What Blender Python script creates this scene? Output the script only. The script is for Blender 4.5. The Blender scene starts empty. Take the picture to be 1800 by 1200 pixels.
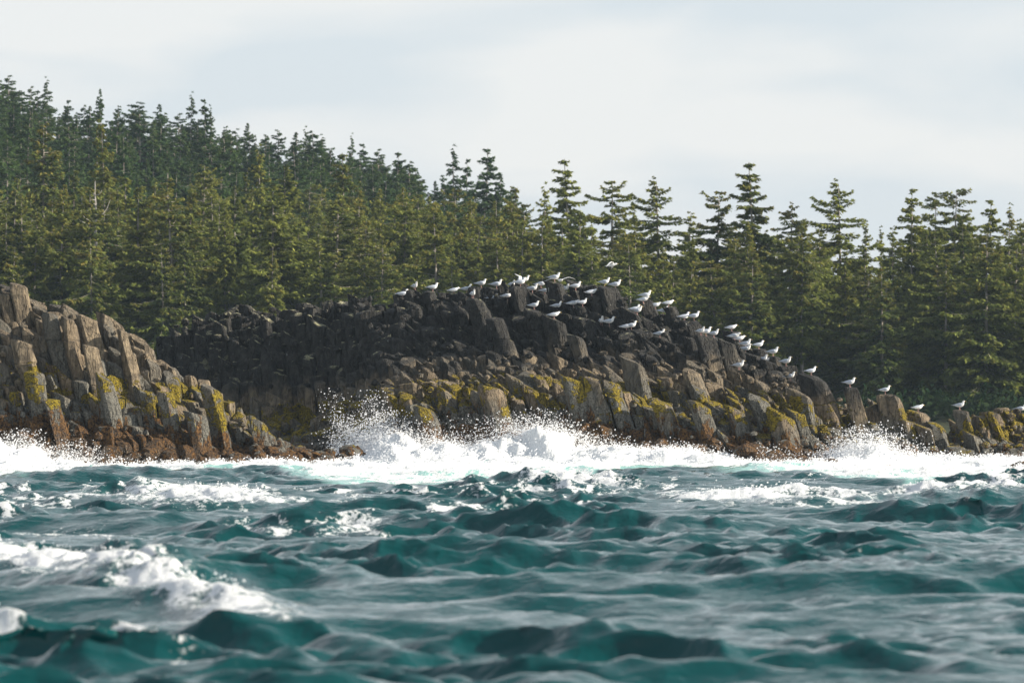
import bpy, math, random
import numpy as np
from mathutils import Vector, Matrix, Euler
from mathutils.bvhtree import BVHTree

S = bpy.context.scene
COL = S.collection
R = math.radians

# ------------------------------------------------------------------ camera
CAM_H, HZN, FPX = 3.2, 685.0, 10000.0        # eye height, horizon row, focal length in pixels of the 1800 px photo
cam_d = bpy.data.cameras.new('camera'); cam = bpy.data.objects.new('camera', cam_d); COL.objects.link(cam)
cam_d.sensor_width = 36; cam_d.lens = 200
cam_d.clip_start = 1; cam_d.clip_end = 6000
PITCH = math.atan((HZN - 600) / FPX)
cam.location = (0, 0, CAM_H); cam.rotation_euler = (R(90) + PITCH, 0, 0)
cam_d.dof.use_dof = True; cam_d.dof.focus_distance = 240; cam_d.dof.aperture_fstop = 2.5
S.camera = cam

# ------------------------------------------------------------------ sky and sun
SUN_DIR = Vector((1.0, -0.06, 0.41)).normalized()
SUN_EL = math.asin(SUN_DIR.z); SUN_ROT = math.atan2(SUN_DIR.x, SUN_DIR.y)
world = bpy.data.worlds.new('World'); S.world = world; world.use_nodes = True
wt = world.node_tree; wt.nodes.clear()
def wn(t, **kw):
    n = wt.nodes.new(t)
    for k, v in kw.items(): setattr(n, k, v)
    return n
w_out = wn('ShaderNodeOutputWorld'); w_bg = wn('ShaderNodeBackground'); w_bg.inputs['Strength'].default_value = 0.1
w_sky = wn('ShaderNodeTexSky', sky_type='NISHITA', sun_disc=False, sun_elevation=SUN_EL, sun_rotation=SUN_ROT)
w_tc = wn('ShaderNodeTexCoord'); w_map = wn('ShaderNodeMapping'); w_map.inputs['Scale'].default_value = (1, 1, 3.6)
w_map.inputs['Location'].default_value = (0.35, 0.0, 0.13)
wt.links.new(w_tc.outputs['Generated'], w_map.inputs['Vector'])
w_n1 = wn('ShaderNodeTexNoise'); w_n1.inputs['Scale'].default_value = 15; w_n1.inputs['Detail'].default_value = 6; w_n1.inputs['Roughness'].default_value = 0.42
w_n1.inputs['Distortion'].default_value = 0.3
wt.links.new(w_map.outputs[0], w_n1.inputs['Vector'])
w_r = wn('ShaderNodeValToRGB'); w_r.color_ramp.elements[0].position = 0.43; w_r.color_ramp.elements[1].position = 0.60
w_r.color_ramp.elements[0].color = (3.95, 4.3, 4.6, 1); w_r.color_ramp.elements[1].color = (4.85, 4.9, 4.92, 1)
wt.links.new(w_n1.outputs['Fac'], w_r.inputs['Fac'])
w_mix = wn('ShaderNodeMix', data_type='RGBA'); pass
w_sep = wn('ShaderNodeSeparateXYZ'); wt.links.new(w_tc.outputs['Generated'], w_sep.inputs[0])
w_el = wn('ShaderNodeMapRange', interpolation_type='SMOOTHSTEP'); w_el.inputs['From Min'].default_value = 0.25; w_el.inputs['From Max'].default_value = 0.85
w_el.inputs['To Min'].default_value = 0.92; w_el.inputs['To Max'].default_value = 0.40; wt.links.new(w_sep.outputs['Z'], w_el.inputs['Value']); wt.links.new(w_el.outputs[0], w_mix.inputs['Factor'])
wt.links.new(w_sky.outputs[0], w_mix.inputs['A']); wt.links.new(w_r.outputs[0], w_mix.inputs['B'])
wt.links.new(w_mix.outputs['Result'], w_bg.inputs['Color']); wt.links.new(w_bg.outputs[0], w_out.inputs['Surface'])

sun_d = bpy.data.lights.new('sun', 'SUN'); sun = bpy.data.objects.new('sun', sun_d); COL.objects.link(sun)
sun_d.energy = 5.0; sun_d.angle = R(0.5); sun_d.color = (1.0, 0.90, 0.76)
sun.rotation_euler = SUN_DIR.to_track_quat('Z', 'Y').to_euler(); sun.location = (60, 100, 60)

S.view_settings.view_transform = 'Standard'; S.view_settings.look = 'None'
S.view_settings.exposure = 0.86; S.view_settings.gamma = 1; S.view_settings.use_curve_mapping = False
S.cycles.use_denoising = True; S.cycles.max_bounces = 6; S.cycles.diffuse_bounces = 3; S.cycles.glossy_bounces = 3
S.cycles.volume_bounces = 0; S.cycles.transparent_max_bounces = 8; S.cycles.sample_clamp_indirect = 4

# ------------------------------------------------------------------ helpers
rng = np.random.default_rng(11)
random.seed(5)
CP, SP = math.cos(PITCH), math.sin(PITCH)
def P(px, py, D):
    a = (px - 900) / FPX; b = (600 - py) / FPX
    dy = CP - b * SP; k = D / dy
    return Vector((a * k, D, CAM_H + (SP + b * CP) * k))
def ray(px, py): return (P(px, py, 1.0) - Vector((0, 0, CAM_H))).normalized()
def px_of(x, y, z):
    dy = y * CP + (z - CAM_H) * SP; dz = -y * SP + (z - CAM_H) * CP
    return 900 + x / dy * FPX, 600 - dz / dy * FPX

def hashn(ix, iy, iz, seed):
    h = (ix.astype(np.int64) * 374761393 + iy.astype(np.int64) * 668265263 + iz.astype(np.int64) * 2147483647 + seed * 1274126177) & 0xffffffff
    h = ((h ^ (h >> 13)) * 1274126177) & 0xffffffff
    return ((h ^ (h >> 16)) & 0xffffff) / float(0xffffff) * 2 - 1
def noise3(x, y, z, seed=0):
    x = np.asarray(x, float); y = np.asarray(y, float) + x * 0; z = np.asarray(z, float) + x * 0
    xi = np.floor(x); yi = np.floor(y); zi = np.floor(z)
    fx = x - xi; fy = y - yi; fz = z - zi
    fx = fx * fx * (3 - 2 * fx); fy = fy * fy * (3 - 2 * fy); fz = fz * fz * (3 - 2 * fz)
    r = 0
    for a in (0, 1):
        for b in (0, 1):
            for c in (0, 1):
                w = (fx if a else 1 - fx) * (fy if b else 1 - fy) * (fz if c else 1 - fz)
                r = r + w * hashn(xi + a, yi + b, zi + c, seed)
    return r
def fbm(x, y, z=0.0, seed=0, octv=4, rough=0.5):
    r = 0; a = 1; f = 1; t = 0
    for o in range(octv):
        r = r + a * noise3(np.asarray(x) * f + o * 17.3, np.asarray(y) * f - o * 9.1, np.asarray(z) * f, seed + o)
        t += a; a *= rough; f *= 2.03
    return r / t
def sstep(a, b, x):
    t = np.clip((np.asarray(x, float) - a) / (b - a), 0, 1); return t * t * (3 - 2 * t)

def mesh_np(name, V, F=None, tris=None, quads=None, mat=None, smooth=False):
    """mesh from numpy arrays (all faces of one size) or from lists"""
    me = bpy.data.meshes.new(name)
    if F is not None:
        me.from_pydata([tuple(v) for v in V], [], F)
    else:
        Q = tris if tris is not None else quads
        k = Q.shape[1]; n = len(Q)
        me.vertices.add(len(V)); me.vertices.foreach_set('co', np.asarray(V, np.float32).ravel())
        me.loops.add(n * k); me.loops.foreach_set('vertex_index', np.asarray(Q, np.int32).ravel())
        me.polygons.add(n); me.polygons.foreach_set('loop_start', np.arange(0, n * k, k, dtype=np.int32))
        me.update(calc_edges=True)
    if smooth: me.polygons.foreach_set('use_smooth', np.ones(len(me.polygons), bool))
    if mat: me.materials.append(mat)
    me.update()
    return me
def attr(me, name, arr):
    a = me.attributes.new(name, 'FLOAT', 'POINT'); a.data.foreach_set('value', np.asarray(arr, np.float32))
def link(name, data, parent=None, loc=None):
    o = bpy.data.objects.new(name, data); COL.objects.link(o)
    if parent: o.parent = parent
    if loc is not None: o.location = loc
    return o
def tag(o, label=None, cat=None, group=None, kind=None):
    if label: o['label'] = label
    if cat: o['category'] = cat
    if group: o['group'] = group
    if kind: o['kind'] = kind
    return o
def empty(name, loc, rz=0, **kw):
    o = bpy.data.objects.new(name, None); COL.objects.link(o); o.location = loc; o.rotation_euler = (0, 0, rz)
    o.empty_display_size = 0.3
    return tag(o, **kw)

# ------------------------------------------------------------------ materials
class NT:
    def __init__(s, name):
        s.m = bpy.data.materials.new(name); s.m.use_nodes = True; s.t = s.m.node_tree; s.t.nodes.clear()
        s.out = s.n('ShaderNodeOutputMaterial')
    def n(s, t, **kw):
        n = s.t.nodes.new(t)
        for k, v in kw.items(): setattr(n, k, v)
        return n
    def l(s, a, b): s.t.links.new(a, b)
    def put(s, sock, v):
        if v is None: return
        if hasattr(v, 'is_output') or isinstance(v, bpy.types.NodeSocket): s.l(v, sock)
        else: sock.default_value = v
    def math(s, op, a, b=None, c=None, clamp=False):
        n = s.n('ShaderNodeMath', operation=op, use_clamp=clamp)
        s.put(n.inputs[0], a); s.put(n.inputs[1], b)
        if c is not None: s.put(n.inputs[2], c)
        return n.outputs[0]
    def noise(s, vec, scale, detail=3, rough=0.55, dist=0.0):
        n = s.n('ShaderNodeTexNoise'); s.put(n.inputs['Vector'], vec); n.inputs['Scale'].default_value = scale
        n.inputs['Detail'].default_value = detail; n.inputs['Roughness'].default_value = rough; n.inputs['Distortion'].default_value = dist
        return n.outputs['Fac']
    def mapr(s, v, a, b, c=0.0, d=1.0, smooth=True):
        n = s.n('ShaderNodeMapRange', interpolation_type='SMOOTHSTEP' if smooth else 'LINEAR')
        s.put(n.inputs['Value'], v); n.inputs['From Min'].default_value = a; n.inputs['From Max'].default_value = b
        n.inputs['To Min'].default_value = c; n.inputs['To Max'].default_value = d
        return n.outputs[0]
    def mix(s, f, a, b, blend='MIX'):
        n = s.n('ShaderNodeMix', data_type='RGBA', blend_type=blend); s.put(n.inputs['Factor'], f)
        for k, v in (('A', a), ('B', b)):
            if isinstance(v, tuple): v = (*v, 1) if len(v) == 3 else v
            s.put(n.inputs[k], v)
        return n.outputs['Result']
    def mapping(s, vec, scale=(1, 1, 1), rot=(0, 0, 0)):
        n = s.n('ShaderNodeMapping'); s.l(vec, n.inputs['Vector']); n.inputs['Scale'].default_value = scale; n.inputs['Rotation'].default_value = rot
        return n.outputs[0]
    def at(s, name): return s.n('ShaderNodeAttribute', attribute_name=name).outputs
    def bsdf(s, col, rough=0.8, spec=0.3, bump=None, bstr=0.5, bdist=0.05, **kw):
        p = s.n('ShaderNodeBsdfPrincipled')
        if isinstance(col, tuple): col = (*col, 1)
        s.put(p.inputs['Base Color'], col); s.put(p.inputs['Roughness'], rough); s.put(p.inputs['Specular IOR Level'], spec)
        for k, v in kw.items(): s.put(p.inputs[k], v)
        if bump is not None:
            b = s.n('ShaderNodeBump'); b.inputs['Strength'].default_value = bstr; b.inputs['Distance'].default_value = bdist
            s.l(bump, b.inputs['Height']); s.l(b.outputs[0], p.inputs['Normal'])
        s.l(p.outputs[0], s.out.inputs['Surface'])
        return p

def rock_material(name, lichen=0.2, rust=1.0, moss=1.0, mth=0.0):
    t = NT(name)
    g = t.n('ShaderNodeNewGeometry'); pos = g.outputs['Position']
    sx = t.n('ShaderNodeSeparateXYZ'); t.l(g.outputs['Normal'], sx.inputs[0]); nz = sx.outputs['Z']
    zone = t.at('zone')[2] if False else t.n('ShaderNodeAttribute', attribute_name='zone').outputs['Fac']
    tone = t.n('ShaderNodeAttribute', attribute_name='tone').outputs['Fac']
    n_big = t.noise(pos, 0.9, 3); n_mid = t.noise(pos, 3.2, 4, 0.6); n_fine = t.noise(pos, 16, 4, 0.65)
    grain = t.noise(t.mapping(pos, (9, 9, 1.1), (0, R(14), 0)), 1.6, 4, 0.65)
    zj = t.math('ADD', zone, t.math('MULTIPLY', t.math('SUBTRACT', n_big, 0.5), 2.6))
    zj = t.math('ADD', zj, t.math('MULTIPLY', tone, 0.75))
    char = t.mix(t.mapr(n_mid, 0.35, 0.7), (0.014, 0.014, 0.0135), (0.048, 0.046, 0.041))
    tan = t.mix(t.mapr(n_mid, 0.3, 0.7), (0.11, 0.086, 0.056), (0.32, 0.25, 0.16))
    tan = t.mix(t.mapr(tone, 0.35, 1.0, 0, 0.35), tan, (0.22, 0.16, 0.10))
    tan = t.mix(t.mapr(tone, -0.1, -1.0, 0, 0.8), tan, (0.085, 0.082, 0.07))
    grey = t.mix(t.mapr(n_fine, 0.3, 0.7), (0.07, 0.07, 0.058), (0.22, 0.21, 0.175))
    c = t.mix(t.mapr(zj, 0.9, 2.0), tan, char)
    c = t.mix(t.mapr(zj, -0.7, 0.5), grey, c)
    # fine grain in the stone
    c = t.mix(t.mapr(grain, 0.38, 0.62, 0.5, 0.0), c, t.mix(0.5, c, (0.02, 0.02, 0.02)))
    c = t.mix(t.mapr(n_fine, 0.5, 0.8, 0.0, 0.35), c, t.mix(0.5, c, (0.3, 0.27, 0.22)))
    # rust-coloured weed and dark mussels near the water
    n_r = t.noise(t.mapping(pos, (1, 1, 0.45)), 2.1, 5, 0.7)
    rz = t.mapr(zone, -0.6, -2.4)
    rthr = t.math('ADD', n_r, t.math('MULTIPLY', rz, 0.27))
    rmask = t.math('MULTIPLY', t.mapr(rthr, 0.56, 0.62), t.mapr(zone, 0.0, -0.9))
    rmask = t.math('MULTIPLY', rmask, rust)
    n_w = t.noise(pos, 9, 4, 0.7)
    weed = t.mix(t.mapr(n_w, 0.38, 0.62), (0.035, 0.017, 0.008), (0.23, 0.115, 0.028))
    c = t.mix(rmask, c, weed)
    n_b = t.noise(pos, 22, 3, 0.6)
    c = t.mix(t.math('MULTIPLY', t.mapr(zone, -1.6, -2.6, 0, 0.85), t.mapr(n_mid, 0.45, 0.55)), c, t.mix(t.mapr(n_b, 0.5, 0.6), (0.018, 0.014, 0.012), (0.22, 0.18, 0.12)))
    # yellow-green moss
    qz = t.n('ShaderNodeAttribute', attribute_name='rise').outputs['Fac']
    n_m = t.noise(pos, 1.05, 5, 0.66); n_m2 = t.noise(pos, 12, 4, 0.7)
    band = t.math('MULTIPLY', t.mapr(qz, -1.5, -0.6), t.mapr(qz, 1.0, 0.3))
    mthr = t.math('ADD', t.math('ADD', n_m, t.math('MULTIPLY', band, 0.16)), t.math('MULTIPLY', nz, 0.09))
    mmask = t.math('MULTIPLY', t.mapr(mthr, 0.655 + mth, 0.70 + mth), t.mapr(band, 0.0, 0.2))
    mmask = t.math('MULTIPLY', mmask, moss)
    mosc = t.mix(t.mapr(n_m2, 0.35, 0.65), (0.05, 0.04, 0.006), (0.40, 0.30, 0.012))
    c = t.mix(mmask, c, mosc)
    # pale lichen on high tops
    lm = t.math('MULTIPLY', t.mapr(nz, 0.35, 0.8), t.mapr(t.noise(pos, 2.6, 4, 0.7), 0.62 - lichen * 0.25, 0.70 - lichen * 0.25))
    lm = t.math('MULTIPLY', lm, t.mapr(zone, 1.9, 2.8))
    c = t.mix(lm, c, t.mix(t.mapr(n_m2, 0.4, 0.6), (0.20, 0.19, 0.10), (0.44, 0.42, 0.26)))
    gm = t.math('MULTIPLY', t.mapr(t.noise(t.mapping(pos, (3, 3, 0.7)), 2.3, 3, 0.6), 0.70, 0.75), t.mapr(zone, 2.2, 3.0))
    c = t.mix(t.math('MULTIPLY', gm, 0.7), c, (0.5, 0.52, 0.5))
    h = t.math('ADD', t.math('MULTIPLY', n_fine, 0.5), t.math('MULTIPLY', grain, 1.0))
    h = t.math('ADD', h, t.math('MULTIPLY', t.math('MULTIPLY', n_m2, 2.2), t.math('MAXIMUM', mmask, rmask)))
    h = t.math('ADD', h, t.math('MULTIPLY', n_mid, 1.2))
    fis = t.noise(t.mapping(pos, (2.6, 2.6, 0.42), (0, R(15), 0)), 1.5, 2, 0.5)
    h = t.math('ADD', h, t.mapr(t.math('ABSOLUTE', t.math('SUBTRACT', fis, 0.5)), 0.0, 0.035, -1.6, 0.0))
    wet = t.mapr(zone, -1.2, -2.6, 0.85, 0.42)
    t.bsdf(c, rough=wet, spec=0.35, bump=h, bstr=1.0, bdist=0.13)
    return t.m
M_rock = rock_material('basalt rock', mth=.015)
M_rock_l = rock_material('basalt rock weathered', lichen=0.15, rust=1.0, mth=.03)
M_rock_r = rock_material('basalt rock of the reef', lichen=0.1, rust=1.0, mth=.045)
M_rock_b = rock_material('basalt rock lichened', lichen=0.5, rust=0.6)

def simple(name, col, rough=0.8, spec=0.3, **kw):
    t = NT(name); t.bsdf(col, rough, spec, **kw); return t.m

def crown_material(name, dark, light, brown, bamt):
    t = NT(name)
    a = t.n('ShaderNodeAttribute', attribute_name='tint').outputs['Fac']
    b = t.n('ShaderNodeAttribute', attribute_name='cone').outputs['Fac']
    rnd = t.n('ShaderNodeObjectInfo').outputs['Random']
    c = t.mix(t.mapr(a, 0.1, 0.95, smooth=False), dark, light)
    c = t.mix(t.mapr(rnd, 0.0, 1.0, 0.0, 0.85, smooth=False), c, t.mix(0.6, c, (0.02, 0.06, 0.03)))
    bm = t.math('MULTIPLY', t.mapr(b, 0.45, 0.9, smooth=False), t.math('MULTIPLY', t.mapr(t.math('FRACT', t.math('MULTIPLY', rnd, 7.31)), 0.0, 1.0, 0.25, 1.0), bamt))
    c = t.mix(bm, c, brown)
    p = t.n('ShaderNodeBsdfDiffuse'); t.l(c, p.inputs['Color'])
    tr = t.n('ShaderNodeBsdfTranslucent'); t.l(c, tr.inputs['Color'])
    ms = t.n('ShaderNodeMixShader'); ms.inputs[0].default_value = 0.30
    t.l(p.outputs[0], ms.inputs[1]); t.l(tr.outputs[0], ms.inputs[2]); t.l(ms.outputs[0], t.out.inputs['Surface'])
    return t.m
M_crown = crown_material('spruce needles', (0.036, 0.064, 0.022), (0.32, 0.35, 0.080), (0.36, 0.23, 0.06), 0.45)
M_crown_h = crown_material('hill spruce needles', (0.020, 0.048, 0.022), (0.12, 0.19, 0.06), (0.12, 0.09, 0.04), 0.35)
def bark_mat(name, a, b):
    t = NT(name); tc = t.n('ShaderNodeTexCoord').outputs['Object']
    n = t.noise(t.mapping(tc, (4, 4, 0.6)), 2.0, 4, 0.6)
    t.bsdf(t.mix(t.mapr(n, 0.35, 0.65), a, b), rough=0.9, bump=n, bstr=0.6, bdist=0.03); return t.m
M_bark = bark_mat('spruce bark', (0.13, 0.115, 0.10), (0.37, 0.335, 0.29))
M_dead = bark_mat('bleached wood', (0.24, 0.22, 0.19), (0.44, 0.41, 0.37))
def ground_mat():
    t = NT('forest floor'); g = t.n('ShaderNodeNewGeometry').outputs['Position']
    n = t.noise(g, 0.5, 5, 0.6)
    t.bsdf(t.mix(t.mapr(n, 0.35, 0.65), (0.018, 0.024, 0.012), (0.05, 0.06, 0.022)), rough=1.0, bump=n, bstr=1, bdist=0.5); return t.m
M_ground = ground_mat()

def water_mat():
    t = NT('sea water')
    pos = t.n('ShaderNodeNewGeometry').outputs['Position']
    foam = t.n('ShaderNodeAttribute', attribute_name='foam').outputs['Fac']
    milk = t.n('ShaderNodeAttribute', attribute_name='milk').outputs['Fac']
    n1 = t.noise(t.mapping(pos, (1, 0.5, 1), (0, 0, R(12))), 1.7, 6, 0.6, 0.3)
    n2 = t.noise(pos, 7.5, 5, 0.65, 0.4)
    f = t.math('ADD', foam, t.math('MULTIPLY', t.math('SUBTRACT', n1, 0.5), 1.7))
    f = t.math('ADD', f, t.math('MULTIPLY', t.math('SUBTRACT', n2, 0.5), 1.3))
    fm = t.math('MULTIPLY', t.mapr(f, 0.42, 0.64), t.mapr(foam, 0.12, 0.3))
    mk = t.math('MULTIPLY', t.mapr(t.math('ADD', milk, t.math('MULTIPLY', t.math('SUBTRACT', n1, 0.5), 0.9)), 0.15, 0.9), t.mapr(milk, 0.02, 0.3))
    c = t.mix(mk, (0.0006, 0.050, 0.052), (0.30, 0.56, 0.50))
    # ripples
    r1 = t.noise(t.mapping(pos, (1.0, 1.7, 1), (0, 0, R(-18))), 2.4, 2.5, 0.55, 0.5)
    r2 = t.noise(t.mapping(pos, (1.0, 1.6, 1), (0, 0, R(25))), 6.0, 1, 0.5, 0.4)
    h = t.math('ADD', r1, t.math('MULTIPLY', r2, 0.25))
    b = t.n('ShaderNodeBump'); b.inputs['Strength'].default_value = 0.6; b.inputs['Distance'].default_value = 0.075; t.l(h, b.inputs['Height'])
    p = t.n('ShaderNodeBsdfPrincipled'); t.l(c, p.inputs['Base Color']); p.inputs['Roughness'].default_value = 0.05
    p.inputs['IOR'].default_value = 1.33; p.inputs['Specular IOR Level'].default_value = 0.5; t.l(b.outputs[0], p.inputs['Normal'])
    fb = t.n('ShaderNodeBump'); fb.inputs['Strength'].default_value = 0.7; fb.inputs['Distance'].default_value = 0.14
    t.l(t.math('ADD', t.math('MULTIPLY', n2, 0.8), t.noise(pos, 24, 3, 0.7)), fb.inputs['Height'])
    q = t.n('ShaderNodeBsdfDiffuse'); q.inputs['Color'].default_value = (0.86, 0.88, 0.88, 1); t.l(fb.outputs[0], q.inputs['Normal'])
    ms = t.n('ShaderNodeMixShader'); t.l(fm, ms.inputs[0]); t.l(p.outputs[0], ms.inputs[1]); t.l(q.outputs[0], ms.inputs[2])
    t.l(ms.outputs[0], t.out.inputs['Surface']); return t.m
M_water = water_mat()
def spray_mat():
    t = NT('white spray')
    d = t.n('ShaderNodeBsdfDiffuse'); d.inputs['Color'].default_value = (0.92, 0.93, 0.94, 1)
    tr = t.n('ShaderNodeBsdfTranslucent'); tr.inputs['Color'].default_value = (0.92, 0.93, 0.94, 1)
    ms = t.n('ShaderNodeMixShader'); ms.inputs[0].default_value = 0.4
    t.l(d.outputs[0], ms.inputs[1]); t.l(tr.outputs[0], ms.inputs[2]); t.l(ms.outputs[0], t.out.inputs['Surface']); return t.m
M_spray = spray_mat()

# ------------------------------------------------------------------ shape of the shore (all in metres; u = photo column at 240 m)
def U(x): return np.asarray(x) / 0.024 + 900
def XU(u): return (np.asarray(u) - 900) * 0.024
def zpy(py, D): return CAM_H + (HZN - np.asarray(py, float)) * 1e-4 * np.asarray(D, float)
MC = np.array([(150, 640), (230, 600), (265, 580), (300, 558), (370, 550), (450, 545), (530, 545), (600, 535), (635, 524), (670, 540), (700, 532), (760, 522), (850, 520), (920, 508), (970, 512),
      (1000, 520), (1050, 510), (1080, 528), (1120, 540), (1165, 556), (1200, 572), (1260, 590), (1300, 615), (1360, 640), (1400, 660), (1440, 675), (1462, 715), (1500, 715), (1540, 712), (1590, 724), (1620, 756),
      (1660, 778), (1690, 752), (1740, 735), (1800, 728), (1860, 722), (2000, 760)], float)
mc_yc = lambda u: np.interp(u, [150, 600, 650, 1000, 1100, 1300, 1460, 1600, 1800, 2000], [257, 255, 252, 251, 249, 246, 242.5, 242, 243, 244])
mc_yf = lambda u: np.interp(u, [150, 400, 500, 560, 620, 700, 1000, 1200, 1320, 1400, 1500, 1600, 1800, 2000], [250, 247, 245, 242, 239, 237.2, 236.8, 235.6, 234.8, 235.6, 237, 237, 237.5, 238])
LC = np.array([(-150, 516), (0, 510), (30, 506), (70, 520), (110, 530), (150, 540), (190, 565), (230, 582), (265, 602), (300, 640), (340, 672), (400, 700), (450, 738), (500, 772), (560, 800), (620, 830), (660, 850)], float)
lc_yc = lambda u: np.interp(u, [-150, 0, 300, 500, 620], [238, 237, 235.8, 235, 235])
lc_yf = lambda u: np.interp(u, [-150, 0, 300, 450, 560, 640], [228.5, 229, 229.6, 231, 233, 235])
PM_T = np.array([-.6, 0, .04, .17, .45, .72, .80, .90, 1, 1.15, 1.6, 2.5]); PM_V = np.array([-.4, -.05, .14, .40, .52, .68, .80, .955, 1, .96, .7, .0])
PC_T = np.array([-.6, 0, .2, .5, .7, .82, .92, 1, 1.15, 1.6, 2.5]); PC_V = np.array([-.4, .0, .10, .24, .48, .78, .95, 1, .96, .7, .0])
PR_T = np.array([-.6, 0, .08, .4, .7, .9, 1, 1.15, 1.6, 2.5]); PR_V = np.array([-.4, -.05, .18, .50, .76, .95, 1, .9, .55, .0])
def H_main(x, y):
    u = U(x); yc = mc_yc(u); yf = mc_yf(u); zc = zpy(np.interp(u, MC[:, 0], MC[:, 1]), yc)
    t = (y - yf) / (yc - yf)
    wc = 1 - sstep(560, 690, u); wr = sstep(1020, 1180, u)
    v = np.interp(t, PM_T, PM_V) * (1 - wc) * (1 - wr) + np.interp(t, PC_T, PC_V) * wc + np.interp(t, PR_T, PR_V) * wr * (1 - wc)
    return zc * v - (1 - sstep(120, 260, u)) * 6
def H_left(x, y):
    u = U(x); yc = lc_yc(u); yf = lc_yf(u); zc = zpy(np.interp(u, LC[:, 0], LC[:, 1]), yc)
    t = (y - yf) / (yc - yf)
    return np.maximum(zc, 0.1) * np.interp(t, PR_T, PR_V) - sstep(600, 680, u) * 3
def H_rock(x, y): return np.maximum(H_main(x, y), H_left(x, y))
def is_left(x, y): return H_left(x, y) > H_main(x, y)
def moss_level(x, y):
    u = U(x)
    mm = np.interp(u, [300, 600, 700, 1000, 1200, 1400, 1550, 1700, 1900], [1.6, 2.2, 2.9, 3.2, 2.9, 2.3, 1.9, 1.6, 2.0])
    ml = np.interp(u, [-100, 100, 300, 400, 600], [3.6, 3.5, 3.0, 2.5, 2.0])
    return np.where(is_left(x, y), ml, mm)
def zone_of(V):
    x, y, z = V[:, 0], V[:, 1], V[:, 2]
    L = is_left(x, y)
    q = z - moss_level(x, y)
    u = U(x)
    k = np.where(L, 0.30, np.interp(u, [300, 600, 900, 1200, 1350, 1500], [1.4, 1.3, 1.05, 0.95, 1.0, 1.5]))
    return np.where(q > 0, q * k, q)

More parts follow.
